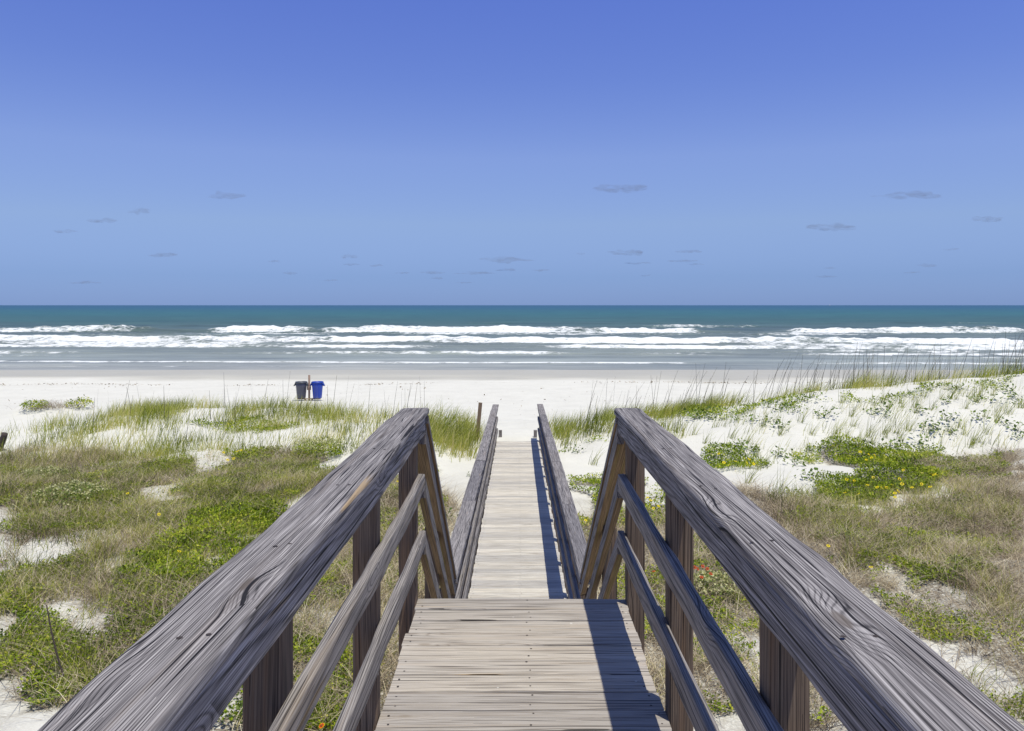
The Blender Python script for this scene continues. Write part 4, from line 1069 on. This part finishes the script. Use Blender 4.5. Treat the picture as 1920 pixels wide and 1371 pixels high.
# ------------------------------------------------------------------ small clouds
m, t, out = nt('thin_cloud'); n = N(t)
pv = n.new('ShaderNodeVolumePrincipled')
pv.inputs['Color'].default_value = (0.42, 0.47, 0.58, 1); pv.inputs['Density'].default_value = 0.0028; pv.inputs['Anisotropy'].default_value = 0.0
cn_ = n.new('ShaderNodeMapping'); cn_.inputs['Scale'].default_value = (0.006, 0.006, 0.02); t.links.new(n.new('ShaderNodeTexCoord').outputs['Object'], cn_.inputs[0])
n._set(pv.inputs['Density'], n.math('MULTIPLY', n.maprange(n.noise(cn_.outputs[0], 1.0, 5.0, 0.65), 0.30, 0.70), 0.0034))
t.links.new(pv.outputs[0], out.inputs['Volume'])
M_CLOUD = m
CL = [(425, 368, 70, 16, .7), (262, 397, 42, 15, .8), (190, 415, 55, 14, .5), (122, 434, 40, 9, .8), (306, 479, 66, 10, 1), (655, 482, 36, 12, 1), (660, 496, 30, 5, .7), (706, 498, 24, 6, .7), (945, 487, 84, 16, 1),
      (890, 513, 62, 9, .9), (810, 511, 44, 7, .8), (950, 507, 40, 8, .8), (755, 512, 26, 5, .7), (545, 512, 30, 6, .7), (515, 490, 24, 6, .4), (620, 526, 28, 4, .6), (820, 522, 24, 5, .6), (1015, 507, 30, 7, .7), (1165, 355, 120, 18, .6), (1178, 475, 62, 16, 1), (1195, 494, 46, 6, .8), (1290, 472, 44, 11, 1),
      (1280, 490, 50, 6, .8), (1305, 496, 26, 5, .6), (1212, 517, 24, 4, .6), (1560, 428, 96, 17, 1), (1850, 412, 60, 15, 1), (1705, 368, 110, 18, .5), (1740, 498, 28, 9, .9), (1550, 519, 40, 6, .8), (1555, 503, 18, 5, .6), (1712, 511, 26, 4, .7), (1785, 468, 24, 5, .5), (1090, 476, 18, 5, .6), (160, 530, 50, 7, .4), (870, 530, 28, 4, .6)]
import bmesh
for i, (px, py, w, h, s) in enumerate(CL):
    D = 14000.0
    c = Vector(((px - CX) / F * D, D, EYE - (py - CY) / F * D))
    W, H = w / F * D / 2, h / F * D / 2
    bm = bmesh.new()
    nb = 5 + int(w / 14)
    for k in range(nb):
        u = (k + .5) / nb * 2 - 1 + random.uniform(-.2, .2)
        rx = W * random.uniform(.22, .45); rz = H * random.uniform(.35, .8) * (1 - .6 * u * u); ry = random.uniform(70, 130)
        g_ = bmesh.ops.create_icosphere(bm, subdivisions=3, radius=1.0)
        M = Matrix.Translation((u * W * .85, random.uniform(-.3, .3) * W, random.uniform(-.25, .45) * H)) @ Matrix.Diagonal((rx, ry, rz, 1))
        for v in g_['verts']:
            f = 1 + .5 * (float(vnoise(v.co.x * 2.3 + i * 7 + k, v.co.z * 2.3 + v.co.y, 3)) - .5)
            v.co = M @ (v.co * f)
    me = bpy.data.meshes.new('cloud'); bm.to_mesh(me); bm.free(); me.materials.append(M_CLOUD)
    o = link('cloud', me); o.location = c
    tag(o, 'small thin grey blue cloud drifting low over the sea horizon', 'cloud', 'small clouds above the horizon')

# ------------------------------------------------------------------ light, sky, camera
to_sun = Vector((0.17, -0.20, 1.0)).normalized()
L = bpy.data.lights.new('sun', 'SUN'); L.energy = 4.3; L.angle = math.radians(0.53); L.color = (1.0, 0.965, 0.82)
lo = bpy.data.objects.new('sun', L); C.objects.link(lo)
lo.rotation_euler = to_sun.to_track_quat('Z', 'Y').to_euler(); lo.location = (3, -4, 12)
W = bpy.data.worlds.new('World'); scene.world = W; W.use_nodes = True
t = W.node_tree; t.nodes.clear(); n = N(t)
sky = n.new('ShaderNodeTexSky', sky_type='NISHITA')
sky.sun_disc = False; sky.sun_elevation = math.asin(to_sun.z); sky.sun_rotation = math.atan2(to_sun.x, to_sun.y)
sky.altitude = 0; sky.air_density = 1.0; sky.dust_density = 0.0; sky.ozone_density = 3.0
bg = n.new('ShaderNodeBackground'); bg.inputs[1].default_value = 0.10
# deep violet blue of the photograph's clear sky: the sky model filtered by elevation
dz = n.new('ShaderNodeSeparateXYZ'); t.links.new(n.new('ShaderNodeTexCoord').outputs['Generated'], dz.inputs[0])
k_ = 1.6
rc = n.ramp(dz.outputs[2], [(p, tuple(c / k_ for c in col)) for p, col in ((0.0, (.255, .42, 1.09)), (.035, (.37, .505, 1.03)), (.10, (.73, .76, 1.07)), (.18, (.94, .90, 1.25)), (.27, (.84, .845, 1.37)), (.36, (.82, .84, 1.50)), (.6, (.95, .92, 1.22)), (1.0, (1.0, .96, 1.08)))])
t.links.new(n.vmath('SCALE', n.vmath('MULTIPLY', sky.outputs[0], rc)), bg.inputs[0])
bg.inputs[0].links[0].from_node.inputs['Scale'].default_value = k_
wo = n.new('ShaderNodeOutputWorld'); t.links.new(bg.outputs[0], wo.inputs[0])

cam = bpy.data.cameras.new('camera'); co_ = bpy.data.objects.new('camera', cam); C.objects.link(co_)
co_.location = (0, 0, EYE); co_.rotation_euler = (math.radians(90), 0, 0)
cam.sensor_width = 36.0; cam.lens = F / 1920 * 36.0
cam.shift_x = (960 - CX) / 1920; cam.shift_y = (CY - 685.5) / 1920
cam.clip_start = 0.05; cam.clip_end = 40000
scene.camera = co_
vs = scene.view_settings
scene.display_settings.display_device = 'sRGB'
vs.view_transform = 'Standard'; vs.look = 'None'; vs.exposure = 0.0; vs.gamma = 1.0
scene.render.resolution_x = 1024; scene.render.resolution_y = 731
scene.cycles.max_bounces = 6
